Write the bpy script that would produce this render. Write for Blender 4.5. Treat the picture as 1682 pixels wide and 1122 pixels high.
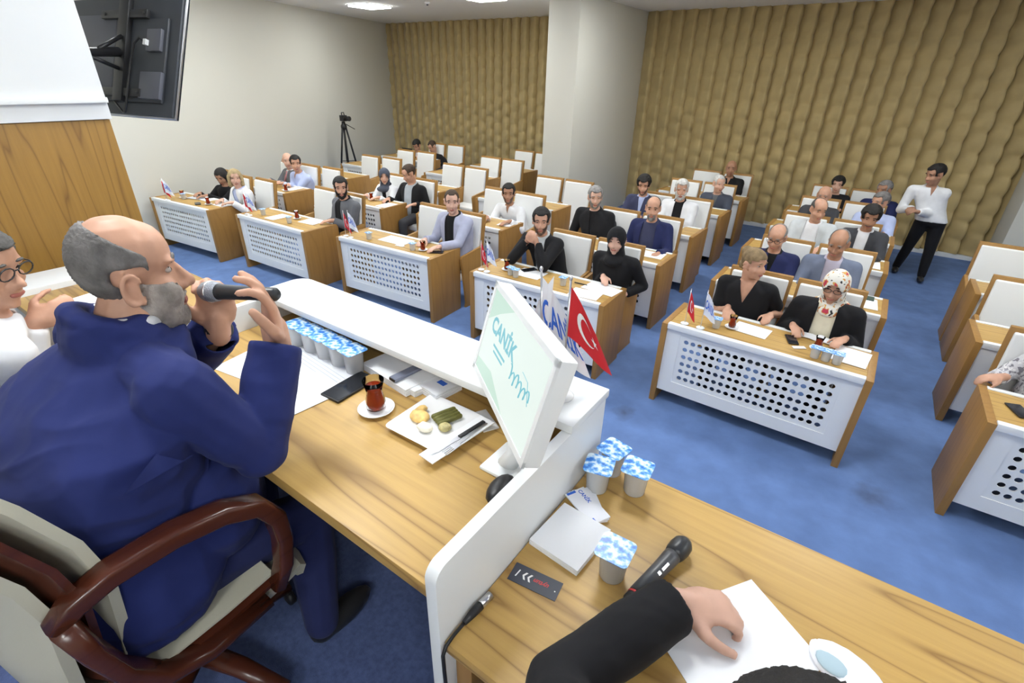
import bpy, bmesh, math, random
from mathutils import Vector, Matrix
V = Vector
PI = math.pi
rnd = random.Random(7)
for o in list(bpy.data.objects):
    bpy.data.objects.remove(o)
sc = bpy.context.scene
COL = sc.collection

# ------------------------------------------------------------------ camera, world, exposure
cam_d = bpy.data.cameras.new('camera')
cam = bpy.data.objects.new('camera', cam_d)
COL.objects.link(cam)
cam_d.sensor_fit = 'HORIZONTAL'
cam_d.sensor_width = 36.0
cam_d.lens = 819.7 / 1682.0 * 36.0
cam_d.clip_start = 0.02
_p, _r, _a = 0.490523, 0.024423, -0.6057
fw = V((0, math.cos(_p), -math.sin(_p))); rt = V((1, 0, 0)); up = rt.cross(fw)
rt2 = rt * math.cos(_r) + up * math.sin(_r); up2 = up * math.cos(_r) - rt * math.sin(_r)
W = Matrix(((math.cos(_a), math.sin(_a), 0), (-math.sin(_a), math.cos(_a), 0), (0, 0, 1)))
rt2, up2, fw = W @ rt2, W @ up2, W @ fw
M4 = Matrix((rt2, up2, -fw)).transposed().to_4x4()
CAMZ = 2.6726
M4.translation = V((0, 0, CAMZ))
cam.matrix_world = M4
sc.camera = cam
world = bpy.data.worlds.new('world'); sc.world = world; world.use_nodes = True
world.node_tree.nodes['Background'].inputs[0].default_value = (0.75, 0.82, 1.0, 1)
world.node_tree.nodes['Background'].inputs[1].default_value = 0.25
sc.view_settings.view_transform = 'Standard'
sc.view_settings.look = 'None'
sc.view_settings.gamma = 1.0
sc.view_settings.use_curve_mapping = False
sc.view_settings.exposure = 0.47
LAMP = 26.0          # emission strength of the ceiling panels
CEIL = 3.866
DAIS = 0.94
ZS, ZR = 1.74, 1.625     # speaker's desk top, side desks' top

# ------------------------------------------------------------------ materials
def nt(name):
    m = bpy.data.materials.new(name); m.use_nodes = True
    n = m.node_tree; b = n.nodes['Principled BSDF']
    return m, n, b
def mat(name, col, rough=0.6, metal=0.0, trans=0.0, spec=0.5, bump=0.0, bscale=200.0, var=0.0, vscale=6.0, ior=1.45, sheen=0.0, alpha=1.0):
    m, n, b = nt(name)
    b.inputs['Base Color'].default_value = (*col, 1)
    b.inputs['Roughness'].default_value = rough
    b.inputs['Metallic'].default_value = metal
    b.inputs['Transmission Weight'].default_value = trans
    b.inputs['Specular IOR Level'].default_value = spec
    b.inputs['IOR'].default_value = ior
    b.inputs['Sheen Weight'].default_value = sheen
    b.inputs['Alpha'].default_value = alpha
    tc = n.nodes.new('ShaderNodeTexCoord')
    if bump:
        t = n.nodes.new('ShaderNodeTexNoise'); t.inputs['Scale'].default_value = bscale; t.inputs['Detail'].default_value = 3
        bp = n.nodes.new('ShaderNodeBump'); bp.inputs['Strength'].default_value = bump; bp.inputs['Distance'].default_value = 0.004
        n.links.new(tc.outputs['Object'], t.inputs['Vector']); n.links.new(t.outputs['Fac'], bp.inputs['Height']); n.links.new(bp.outputs['Normal'], b.inputs['Normal'])
    if var:
        t = n.nodes.new('ShaderNodeTexNoise'); t.inputs['Scale'].default_value = vscale; t.inputs['Detail'].default_value = 4
        r = n.nodes.new('ShaderNodeValToRGB')
        r.color_ramp.elements[0].position = 0.3; r.color_ramp.elements[1].position = 0.7
        r.color_ramp.elements[0].color = (*[c * (1 - var) for c in col], 1)
        r.color_ramp.elements[1].color = (*[min(1, c * (1 + var)) for c in col], 1)
        n.links.new(tc.outputs['Object'], t.inputs['Vector']); n.links.new(t.outputs['Fac'], r.inputs['Fac']); n.links.new(r.outputs['Color'], b.inputs['Base Color'])
    return m
def wood(name, light, dark, axis='X', scale=1.0, rough=0.42, arch=0.55):
    m, n, b = nt(name)
    tc = n.nodes.new('ShaderNodeTexCoord')
    mp = n.nodes.new('ShaderNodeMapping')
    st = {'X': (0.35, 4.2, 4.2), 'Z': (4.2, 4.2, 0.35), 'Y': (4.2, 0.35, 4.2)}[axis]
    mp.inputs['Scale'].default_value = [s * scale for s in st]
    n.links.new(tc.outputs['Object'], mp.inputs['Vector'])
    # cathedral figure: slowly bent growth rings
    ns = n.nodes.new('ShaderNodeTexNoise'); ns.inputs['Scale'].default_value = 0.9; ns.inputs['Detail'].default_value = 2.0; ns.inputs['Roughness'].default_value = 0.45
    n.links.new(mp.outputs['Vector'], ns.inputs['Vector'])
    mul = n.nodes.new('ShaderNodeMath'); mul.operation = 'MULTIPLY'; mul.inputs[1].default_value = 17.0
    n.links.new(ns.outputs['Fac'], mul.inputs[0])
    fr = n.nodes.new('ShaderNodeMath'); fr.operation = 'PINGPONG'; fr.inputs[1].default_value = 1.0
    n.links.new(mul.outputs[0], fr.inputs[0])
    pw = n.nodes.new('ShaderNodeMath'); pw.operation = 'POWER'; pw.inputs[1].default_value = 7.0
    n.links.new(fr.outputs[0], pw.inputs[0])
    # fine streaks
    mp2 = n.nodes.new('ShaderNodeMapping'); mp2.inputs['Scale'].default_value = [s * scale * (6 if s > 1 else 3) for s in st]
    n.links.new(tc.outputs['Object'], mp2.inputs['Vector'])
    n2 = n.nodes.new('ShaderNodeTexNoise'); n2.inputs['Scale'].default_value = 1.6; n2.inputs['Detail'].default_value = 5; n2.inputs['Roughness'].default_value = 0.6
    n.links.new(mp2.outputs['Vector'], n2.inputs['Vector'])
    rp = n.nodes.new('ShaderNodeValToRGB')
    rp.color_ramp.elements[0].position = 0.28; rp.color_ramp.elements[1].position = 0.72
    mid = [(a + c) / 2 for a, c in zip(light, dark)]
    rp.color_ramp.elements[0].color = (*[a * 0.72 + c * 0.28 for a, c in zip(light, dark)], 1)
    rp.color_ramp.elements[1].color = (*light, 1)
    n.links.new(n2.outputs['Fac'], rp.inputs['Fac'])
    mx = n.nodes.new('ShaderNodeMix'); mx.data_type = 'RGBA'
    mx.inputs['B'].default_value = (*dark, 1)
    sc_ = n.nodes.new('ShaderNodeMath'); sc_.operation = 'MULTIPLY'; sc_.inputs[1].default_value = arch
    n.links.new(pw.outputs[0], sc_.inputs[0]); n.links.new(sc_.outputs[0], mx.inputs['Factor']); n.links.new(rp.outputs['Color'], mx.inputs['A'])
    n.links.new(mx.outputs['Result'], b.inputs['Base Color'])
    b.inputs['Roughness'].default_value = rough
    return m
def emit2(name, col, s):
    m = emit(name, col, s); m.node_tree.nodes['Principled BSDF'].inputs['Base Color'].default_value = (0.02, 0.02, 0.02, 1); return m
def emit(name, col, s):
    m, n, b = nt(name)
    b.inputs['Base Color'].default_value = (*col, 1)
    b.inputs['Emission Color'].default_value = (*col, 1); b.inputs['Emission Strength'].default_value = s
    return m
def lid_mat(name):
    m, n, b = nt(name)
    tc = n.nodes.new('ShaderNodeTexCoord')
    t = n.nodes.new('ShaderNodeTexNoise'); t.inputs['Scale'].default_value = 55; t.inputs['Detail'].default_value = 3
    r = n.nodes.new('ShaderNodeValToRGB'); e = r.color_ramp.elements
    e[0].position = 0.36; e[0].color = (0.02, 0.16, 0.62, 1); e[1].position = 0.60; e[1].color = (0.75, 0.87, 0.97, 1)
    k = e.new(0.47); k.color = (0.13, 0.42, 0.85, 1)
    n.links.new(tc.outputs['Object'], t.inputs['Vector']); n.links.new(t.outputs['Fac'], r.inputs['Fac']); n.links.new(r.outputs['Color'], b.inputs['Base Color'])
    b.inputs['Roughness'].default_value = 0.3
    return m
def spot_mat(name, base, cols, scale, thr=0.35):
    m, n, b = nt(name)
    tc = n.nodes.new('ShaderNodeTexCoord')
    t = n.nodes.new('ShaderNodeTexNoise'); t.inputs['Scale'].default_value = scale; t.inputs['Detail'].default_value = 2
    r = n.nodes.new('ShaderNodeValToRGB'); r.color_ramp.interpolation = 'CONSTANT'; e = r.color_ramp.elements
    e[0].position = 0; e[0].color = (*cols[0], 1); e[1].position = thr; e[1].color = (*base, 1)
    for i, c in enumerate(cols[1:]):
        k = e.new(0.56 + i * 0.06); k.color = (*c, 1)
    n.links.new(tc.outputs['Object'], t.inputs['Vector']); n.links.new(t.outputs['Fac'], r.inputs['Fac']); n.links.new(r.outputs['Color'], b.inputs['Base Color'])
    b.inputs['Roughness'].default_value = 0.8
    return m
X = {}
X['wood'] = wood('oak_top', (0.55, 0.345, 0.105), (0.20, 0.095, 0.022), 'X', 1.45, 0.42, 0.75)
X['wood_z_shaded'] = wood('oak_side_shaded', (0.37, 0.195, 0.052), (0.20, 0.10, 0.025), 'Z', 1.0, 0.45, 0.35)  # same wood as the tops, with shade put into its darker colour
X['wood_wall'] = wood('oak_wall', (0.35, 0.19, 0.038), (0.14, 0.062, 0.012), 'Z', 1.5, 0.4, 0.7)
X['white'] = mat('white_laminate', (0.80, 0.82, 0.83), 0.35)
X['paint'] = mat('cream_paint', (0.66, 0.65, 0.585), 0.8, bump=0.08, bscale=300)
X['ceil'] = mat('ceiling_paint', (0.88, 0.88, 0.88), 0.85)
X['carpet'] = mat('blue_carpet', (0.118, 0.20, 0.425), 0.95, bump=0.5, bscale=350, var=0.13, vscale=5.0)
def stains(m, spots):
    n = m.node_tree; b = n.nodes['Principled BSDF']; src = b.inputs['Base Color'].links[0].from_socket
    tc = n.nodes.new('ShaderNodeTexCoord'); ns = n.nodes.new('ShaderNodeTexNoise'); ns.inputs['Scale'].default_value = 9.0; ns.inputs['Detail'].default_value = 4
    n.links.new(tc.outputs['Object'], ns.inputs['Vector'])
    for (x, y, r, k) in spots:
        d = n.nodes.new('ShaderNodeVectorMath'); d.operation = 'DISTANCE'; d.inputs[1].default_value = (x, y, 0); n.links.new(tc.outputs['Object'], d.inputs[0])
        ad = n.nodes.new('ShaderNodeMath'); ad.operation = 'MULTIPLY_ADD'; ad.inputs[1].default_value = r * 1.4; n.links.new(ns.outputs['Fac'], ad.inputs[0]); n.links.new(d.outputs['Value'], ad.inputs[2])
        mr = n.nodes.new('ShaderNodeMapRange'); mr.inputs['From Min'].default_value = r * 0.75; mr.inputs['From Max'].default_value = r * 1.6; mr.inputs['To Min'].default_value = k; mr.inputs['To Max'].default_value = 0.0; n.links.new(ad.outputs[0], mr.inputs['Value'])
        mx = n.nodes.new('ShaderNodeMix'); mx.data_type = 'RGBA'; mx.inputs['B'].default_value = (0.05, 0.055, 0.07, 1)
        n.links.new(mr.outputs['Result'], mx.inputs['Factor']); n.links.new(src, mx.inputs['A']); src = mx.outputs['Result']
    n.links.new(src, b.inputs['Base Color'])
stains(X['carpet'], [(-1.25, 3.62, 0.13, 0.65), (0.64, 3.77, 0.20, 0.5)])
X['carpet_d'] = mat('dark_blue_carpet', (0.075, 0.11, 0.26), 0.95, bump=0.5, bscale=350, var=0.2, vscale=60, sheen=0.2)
X['quilt'] = mat('quilted_fabric', (0.48, 0.365, 0.165), 0.6, bump=0.1, bscale=400, var=0.10, vscale=4, sheen=0.25)
X['black'] = mat('black_plastic', (0.018, 0.018, 0.02), 0.4)
X['tvgrey'] = mat('dark_grey_metal', (0.045, 0.05, 0.06), 0.5)
X['tvgrey2'] = mat('mid_grey_metal', (0.10, 0.105, 0.13), 0.45)
X['steel'] = mat('steel', (0.6, 0.6, 0.62), 0.3, 1.0)
X['leather'] = mat('white_upholstery', (0.80, 0.81, 0.80), 0.5, bump=0.08, bscale=120)
X['cream'] = mat('cream_leather', (0.52, 0.50, 0.40), 0.45, bump=0.1, bscale=180)
X['mahog'] = wood('mahogany', (0.085, 0.022, 0.011), (0.035, 0.009, 0.005), 'Y', 1.0, 0.25, 0.4)
X['paper'] = mat('paper', (0.86, 0.87, 0.90), 0.8)
X['paper2'] = mat('grey_paper', (0.62, 0.65, 0.72), 0.8)
X['glass'] = mat('clear_glass', (1, 1, 1), 0.02, trans=1.0, ior=1.12)
X['plastic'] = mat('clear_plastic', (0.93, 0.95, 0.97), 0.12, trans=0.5, ior=1.12)
X['tea'] = mat('tea', (0.33, 0.035, 0.008), 0.1, trans=0.35, ior=1.33)
X['lid'] = lid_mat('blue_foil_lid')
X['red'] = mat('red_cloth', (0.62, 0.02, 0.03), 0.7)
X['flagw'] = mat('white_cloth', (0.82, 0.83, 0.88), 0.75)
X['blue'] = mat('blue_print', (0.035, 0.14, 0.62), 0.6)
X['teal'] = mat('teal_print', (0.25, 0.62, 0.68), 0.5)
X['phone'] = mat('phone_glass', (0.015, 0.017, 0.022), 0.12)
X['slate'] = mat('slate_plastic', (0.22, 0.24, 0.32), 0.4)
X['screen'] = emit2('screen_mint', (0.88, 1.0, 0.94), 0.64)
X['screen2'] = emit2('screen_mint_deep', (0.74, 1.0, 0.86), 0.55)
X['screent'] = emit2('screen_text', (0.30, 0.86, 1.0), 0.45)
X['lamp'] = emit('lamp_diffuser', (0.97, 1.0, 0.99), LAMP)
X['mesh'] = mat('mic_mesh', (0.30, 0.32, 0.36), 0.4, 0.6, bump=0.6, bscale=600)
X['mic'] = mat('mic_body', (0.03, 0.032, 0.035), 0.35)
X['porc'] = mat('porcelain', (0.85, 0.85, 0.86), 0.2)
X['sarma'] = mat('vine_leaf', (0.13, 0.125, 0.03), 0.45, var=0.25, vscale=60)
X['pastry'] = mat('baked_pastry', (0.72, 0.47, 0.16), 0.5, var=0.35, vscale=40)
X['feta'] = mat('white_cheese', (0.82, 0.76, 0.62), 0.6, var=0.1, vscale=60)
X['nut'] = mat('olive_salad', (0.42, 0.36, 0.16), 0.5, var=0.35, vscale=90)
X['redp'] = mat('red_print', (0.55, 0.04, 0.04), 0.5)
X['whitep'] = mat('white_print', (0.85, 0.85, 0.85), 0.5)
X['line'] = mat('pale_tape', (0.7, 0.74, 0.8), 0.7)
X['cord'] = mat('rubber_cord', (0.015, 0.015, 0.017), 0.5)
X['skin'] = mat('skin', (0.56, 0.31, 0.21), 0.5, var=0.10, vscale=18)
X['skin2'] = mat('skin_tan', (0.43, 0.225, 0.14), 0.5, var=0.10, vscale=18)
X['skin3'] = mat('skin_pale', (0.66, 0.40, 0.30), 0.5, var=0.08, vscale=18)
X['lips'] = mat('lips', (0.42, 0.14, 0.11), 0.45)
X['eyew'] = mat('eye_white', (0.42, 0.37, 0.34), 0.25)
X['iris'] = mat('iris', (0.03, 0.017, 0.01), 0.1)
def cloth(name, c, rough=0.8, bump=0.15): 
    if name not in X: X[name] = mat(name, c, rough, bump=0.55, bscale=9, var=0.08, vscale=9, sheen=0.04, spec=0.2)
    return X[name]
CL = dict(navy=(0.022, 0.028, 0.095), suitblue=(0.019, 0.028, 0.125), black=(0.012, 0.012, 0.014), charcoal=(0.055, 0.057, 0.065), grey=(0.14, 0.145, 0.16),
    whitec=(0.76, 0.77, 0.80), ltblue=(0.46, 0.53, 0.78), cream=(0.74, 0.70, 0.55), bluegrey=(0.16, 0.19, 0.27), ltgrey=(0.42, 0.46, 0.50), checked=(0.40, 0.42, 0.55),
    slatec=(0.07, 0.08, 0.11), pink=(0.6, 0.28, 0.28), navytee=(0.045, 0.05, 0.10), palegrey=(0.55, 0.58, 0.60), lilac=(0.50, 0.47, 0.58))
for k, c in CL.items(): cloth('cloth_' + k, c)
X['cloth_floral'] = spot_mat('floral_scarf', (0.78, 0.75, 0.68), [(0.03, 0.03, 0.03), (0.65, 0.35, 0.08), (0.5, 0.04, 0.08)], 22, 0.36)
X['cloth_floralgrey'] = spot_mat('floral_blouse', (0.62, 0.61, 0.64), [(0.2, 0.19, 0.22), (0.80, 0.79, 0.8), (0.33, 0.32, 0.36)], 26, 0.42)
HC = dict(blackh=(0.012, 0.010, 0.009), brown=(0.05, 0.03, 0.018), greyh=(0.24, 0.23, 0.225), white=(0.55, 0.54, 0.52), blonde=(0.36, 0.27, 0.14), dkblonde=(0.22, 0.15, 0.075), dkgrey=(0.09, 0.085, 0.08), saltpep=(0.16, 0.15, 0.145), greybeard=(0.36, 0.32, 0.29))
for k, c in HC.items(): X['hair_' + k] = mat('hair_' + k, c, 0.7, bump=0.6, bscale=160, var=0.35, vscale=26)

X['stubble'] = mat('stubble', (0.14, 0.085, 0.06), 0.7, bump=0.4, bscale=300, var=0.3, vscale=60)
# ------------------------------------------------------------------ mesh helpers
class MB:
    def __init__(s): s.v = []; s.f = []; s.m = []
    def add(s, vs, fs, m=0):
        b = len(s.v); s.v += [tuple(v) for v in vs]
        for f in fs: s.f.append(tuple(i + b for i in f)); s.m.append(m)
        return s
    def box(s, x0, x1, y0, y1, z0, z1, m=0):
        vs = [(x, y, z) for z in (z0, z1) for y in (y0, y1) for x in (x0, x1)]
        return s.add(vs, [(0, 2, 3, 1), (4, 5, 7, 6), (0, 1, 5, 4), (2, 6, 7, 3), (0, 4, 6, 2), (1, 3, 7, 5)], m)
    def prism(s, poly, axis, a, b, m=0):
        n = len(poly)
        def pt(p, t): return {'X': (t, p[0], p[1]), 'Y': (p[0], t, p[1]), 'Z': (p[0], p[1], t)}[axis]
        vs = [pt(p, a) for p in poly] + [pt(p, b) for p in poly]
        fs = [tuple(range(n)), tuple(range(2 * n - 1, n - 1, -1))] + [(i, i + n, (i + 1) % n + n, (i + 1) % n) for i in range(n)]
        return s.add(vs, fs, m)
    def tube(s, pts, r, seg=8, m=0, cap=True, flat=None, sq=1.0):
        pw = lambda q: math.copysign(abs(q) ** sq, q)
        pts = [V(p) for p in pts]; n = len(pts)
        rs = r if isinstance(r, (list, tuple)) else [r] * n
        prev = None; rings = []
        for i, p in enumerate(pts):
            d = (pts[min(i + 1, n - 1)] - pts[max(i - 1, 0)]).normalized()
            if prev is None:
                a = V((0, 0, 1)) if abs(d.z) < 0.9 else V((1, 0, 0))
                u = d.cross(a).normalized()
            else: u = (prev - d * prev.dot(d)).normalized()
            w = d.cross(u); prev = u
            k = flat or (1, 1)
            rings.append([p + (u * pw(math.cos(2 * PI * j / seg)) * k[0] + w * pw(math.sin(2 * PI * j / seg)) * k[1]) * rs[i] for j in range(seg)])
        vs = [v for rg in rings for v in rg]
        fs = [(i * seg + j, i * seg + (j + 1) % seg, (i + 1) * seg + (j + 1) % seg, (i + 1) * seg + j) for i in range(n - 1) for j in range(seg)]
        if cap: fs += [tuple(range(seg - 1, -1, -1)), tuple((n - 1) * seg + j for j in range(seg))]
        return s.add(vs, fs, m)
    def lathe(s, prof, seg=20, c=(0, 0, 0), m=0, M=None):
        vs = []; n = len(prof)
        for r, z in prof:
            for j in range(seg):
                p = V((r * math.cos(2 * PI * j / seg), r * math.sin(2 * PI * j / seg), z))
                if M is not None: p = M @ p
                vs.append(p + V(c))
        fs = [(i * seg + j, i * seg + (j + 1) % seg, (i + 1) * seg + (j + 1) % seg, (i + 1) * seg + j) for i in range(n - 1) for j in range(seg)]
        fs += [tuple(range(seg - 1, -1, -1)), tuple((n - 1) * seg + j for j in range(seg))]
        return s.add(vs, fs, m)
    def ell(s, c, r, M=None, seg=14, rings=8, m=0):
        c = V(c); vs = []
        for i in range(1, rings):
            t = PI * i / rings
            for j in range(seg):
                a = 2 * PI * j / seg
                vs.append(V((math.sin(t) * math.cos(a) * r[0], math.sin(t) * math.sin(a) * r[1], math.cos(t) * r[2])))
        vs += [V((0, 0, r[2])), V((0, 0, -r[2]))]
        if M is not None: vs = [M @ v for v in vs]
        vs = [v + c for v in vs]; N = (rings - 1) * seg
        fs = [(i * seg + j, (i + 1) * seg + j, (i + 1) * seg + (j + 1) % seg, i * seg + (j + 1) % seg) for i in range(rings - 2) for j in range(seg)]
        fs += [(N, j, (j + 1) % seg) for j in range(seg)] + [(N + 1, (rings - 2) * seg + (j + 1) % seg, (rings - 2) * seg + j) for j in range(seg)]
        return s.add(vs, fs, m)
    def cap(s, a, ra, b, rb, seg=10, m=0):
        a, b = V(a), V(b); d = (b - a); L = d.length; d = d / L if L > 1e-6 else V((0, 0, 1))
        pts = []; rs = []
        for k in (0.02, 0.35, 0.7, 0.93): pts.append(a - d * ra * (1 - k * k) ** 0.5); rs.append(ra * k)
        pts.append(a); rs.append(ra); pts.append(b); rs.append(rb)
        for k in (0.93, 0.7, 0.35, 0.02): pts.append(b + d * rb * (1 - k * k) ** 0.5); rs.append(rb * k)
        return s.tube(pts, rs, seg, m)
    def loft(s, secs, seg=18, m=0, power=2.4):
        # secs: (center, rx, ry) horizontal super-ellipses
        vs = []; n = len(secs)
        for c, rx, ry in secs:
            for j in range(seg):
                a = 2 * PI * j / seg; ca, sa = math.cos(a), math.sin(a)
                vs.append((c[0] + rx * math.copysign(abs(ca) ** (2 / power), ca), c[1] + ry * math.copysign(abs(sa) ** (2 / power), sa), c[2]))
        fs = [(i * seg + j, i * seg + (j + 1) % seg, (i + 1) * seg + (j + 1) % seg, (i + 1) * seg + j) for i in range(n - 1) for j in range(seg)]
        fs += [tuple(range(seg - 1, -1, -1)), tuple((n - 1) * seg + j for j in range(seg))]
        return s.add(vs, fs, m)
    def mesh(s, name='mesh', mats=(), smooth=False, bevel=0.0, bseg=2):
        me = bpy.data.meshes.new(name); me.from_pydata(s.v, [], s.f)
        for mm in mats: me.materials.append(mm)
        if len(mats) > 1: me.polygons.foreach_set('material_index', s.m)
        bm = bmesh.new(); bm.from_mesh(me)
        bmesh.ops.recalc_face_normals(bm, faces=bm.faces)
        if bevel: bmesh.ops.bevel(bm, geom=[e for e in bm.edges if len(e.link_faces) == 2 and e.calc_face_angle(0) > 0.6], offset=bevel, segments=bseg, profile=0.6, affect='EDGES')
        bm.to_mesh(me); bm.free()
        if smooth: me.polygons.foreach_set('use_smooth', [True] * len(me.polygons))
        if bevel and not smooth: shade_auto(me)
        me.update(); return me
def shade_auto(me):
    me.polygons.foreach_set('use_smooth', [True] * len(me.polygons))
    try: me.set_sharp_from_angle(angle=0.7)
    except Exception: pass
def link(name, me, parent=None, loc=None, M=None):
    o = bpy.data.objects.new(name, me); COL.objects.link(o)
    if parent: o.parent = parent
    if loc is not None: o.location = loc
    if M is not None: o.matrix_local = M
    return o
def obj(name, mb, mats, parent=None, smooth=False, bevel=0.0, loc=None, bseg=2):
    if not isinstance(mats, (list, tuple)): mats = [mats]
    return link(name, mb.mesh(name, mats, smooth, bevel, bseg), parent, loc)
def thing(name, label, cat, loc=(0, 0, 0), rz=0, group=None):
    o = bpy.data.objects.new(name, None); o.empty_display_size = 0.1; COL.objects.link(o)
    o.location = loc; o.rotation_euler = (0, 0, rz)
    return tag(o, label, cat, group)
def tag(o, label, cat, group=None):
    o['label'] = label; o['category'] = cat
    if group: o['group'] = group
    return o
def struct(o): o['kind'] = 'structure'; return o
def dup(root, loc, rz, label, group=None):
    r = root.copy(); COL.objects.link(r); r.location = loc; r.rotation_euler = (0, 0, rz); r['label'] = label
    if group: r['group'] = group
    for ch in list(root.children):
        c = ch.copy(); COL.objects.link(c); c.parent = r
        for g in ch.children:
            d = g.copy(); COL.objects.link(d); d.parent = c
    return r
def remesh(mb, vox, smooth=5, name='mesh'):
    me = mb.mesh('tmp'); o = bpy.data.objects.new('tmp', me); COL.objects.link(o)
    m = o.modifiers.new('r', 'REMESH'); m.mode = 'VOXEL'; m.voxel_size = vox; m.adaptivity = 0
    if smooth:
        q = o.modifiers.new('s', 'SMOOTH'); q.factor = 0.5; q.iterations = smooth
    dg = bpy.context.evaluated_depsgraph_get()
    new = bpy.data.meshes.new_from_object(o.evaluated_get(dg)); new.name = name
    bpy.data.objects.remove(o); bpy.data.meshes.remove(me)
    new.polygons.foreach_set('use_smooth', [True] * len(new.polygons))
    new.materials.clear()
    return new
def text_mesh(body, size=1.0, bold=0.0, shear=0.0):
    cu = bpy.data.curves.new('txt', 'FONT'); cu.body = body; cu.size = size; cu.align_x = 'CENTER'; cu.align_y = 'CENTER'; cu.offset = bold; cu.shear = shear; cu.resolution_u = 3
    o = bpy.data.objects.new('txt', cu); COL.objects.link(o)
    dg = bpy.context.evaluated_depsgraph_get(); e = o.evaluated_get(dg)
    me = e.to_mesh(); vs = [tuple(v.co) for v in me.vertices]; fs = [tuple(p.vertices) for p in me.polygons]; e.to_mesh_clear()
    bpy.data.objects.remove(o); bpy.data.curves.remove(cu)
    return vs, fs

# ------------------------------------------------------------------ room shell
XL0, XL1 = -9.45, -12.5      # left wall splays outward from the front corner to the back corner
YB = 11.44
mb = MB(); mb.box(-14, 5, -3, 12, -0.12, 0.0)
struct(obj('floor', mb, X['carpet']))
mb = MB(); mb.box(-14, 5, -3, 12, CEIL, CEIL + 0.15)
struct(obj('ceiling', mb, X['ceil']))
mb = MB(); yl0 = 1.33
xl = lambda y: -9.68 - (y - 3.5) * 0.349
mb.prism([(xl(1.0), 1.0), (xl(11.8), 11.8), (xl(11.8) - 0.2, 11.8), (xl(1.0) - 0.2, 1.0)], 'Z', 0, CEIL)
struct(obj('wall_left', mb, X['paint']))
mb = MB(); mb.box(-13.5, 5, YB + 0.06, YB + 0.26, 0, CEIL)
wb = struct(obj('wall_back', mb, X['quilt']))
mb = MB(); mb.box(4.2, 4.4, -2.8, 12, 0, CEIL)
struct(obj('wall_right', mb, X['paint']))
mb = MB(); mb.box(-4.0, 4.4, -2.8, -2.6, 0, CEIL)
struct(obj('wall_rear', mb, X['paint']))
# front wall block on the left of the dais, with wood panel and white board on its right-hand face
mb = MB(); mb.box(-10.2, -4.03, -2.8, 1.30, 0, CEIL)
wf = struct(obj('wall_front', mb, X['paint']))
mb = MB(); mb.box(-4.03, -4.0, -2.6, 1.32, DAIS, 2.375)
obj('wood_panel', mb, X['wood_wall'], wf, bevel=0.003)
mb = MB(); mb.box(-4.03, -3.985, -2.6, 1.33, 2.378, CEIL)
obj('white_board', mb, X['white'], wf, bevel=0.003)
mb = MB(); mb.box(-3.985, -3.955, -2.6, 1.33, 2.47, 2.50)
obj('board_ledge', mb, X['white'], wf, bevel=0.004)
# pillars
mb = MB(); mb.box(-5.37, -4.76, 8.62, YB + 0.1, 0, CEIL)
struct(obj('trim_1', mb, X['paint'], bevel=0.004))
mb = MB(); mb.box(1.86, 4.2, 10.5, YB + 0.1, 0, CEIL)
struct(obj('trim_2', mb, X['paint'], bevel=0.004))
# baseboard
mb = MB(); mb.box(-4.76, 1.86, YB - 0.07, YB, 0, 0.075)
struct(obj('baseboard_back', mb, X['white'], bevel=0.004))
# quilted strips
def strip_mesh(phase, w):
    mb = MB(); nx = 9; cell = 0.31; h = CEIL - 0.08; nz = int(h / 0.045)
    vs = []
    for i in range(nz + 1):
        z = 0.08 + h * i / nz
        t = ((z / cell + phase) % 1.0)
        bul = abs(math.sin(PI * t)) ** 0.5
        for j in range(nx):
            u = min(1, (j / (nx - 2)) * 0.94) if j < nx - 1 else 1.0
            prof = (u ** 0.85) * (1 - max(0, (u - 0.94) / 0.06) ** 3)
            d = 0.012 + prof * (0.105 + 0.075 * bul) + 0.02 * bul * (1 - u)
            vs.append((u * w + 0.03 * (bul - 0.6) * (1 if j in (nx - 1, nx - 2) else 0), -d, z))
    fs = [(i * nx + j, i * nx + j + 1, (i + 1) * nx + j + 1, (i + 1) * nx + j) for i in range(nz) for j in range(nx - 1)]
    mb.add(vs, fs)
    me = mb.mesh('padded_strip', [X['quilt']], True)
    return me
SW = 0.262
sm = [strip_mesh(0.0, SW), strip_mesh(0.5, SW)]
k = 0; xs = -12.9
while xs < 1.9:
    if not (-5.37 < xs + SW / 2 < -4.76):
        o = link('padded_strip', sm[k % 2], wb, (xs, YB + 0.07, 0))
    k += 1; xs += SW
# dais platform
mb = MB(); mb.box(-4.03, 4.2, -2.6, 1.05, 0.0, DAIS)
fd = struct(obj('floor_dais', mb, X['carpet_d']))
mb = MB(); mb.box(-1.945, -1.895, -1.6, -0.02, DAIS, DAIS + 0.004)
obj('floor_line', mb, X['line'], fd)
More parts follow.
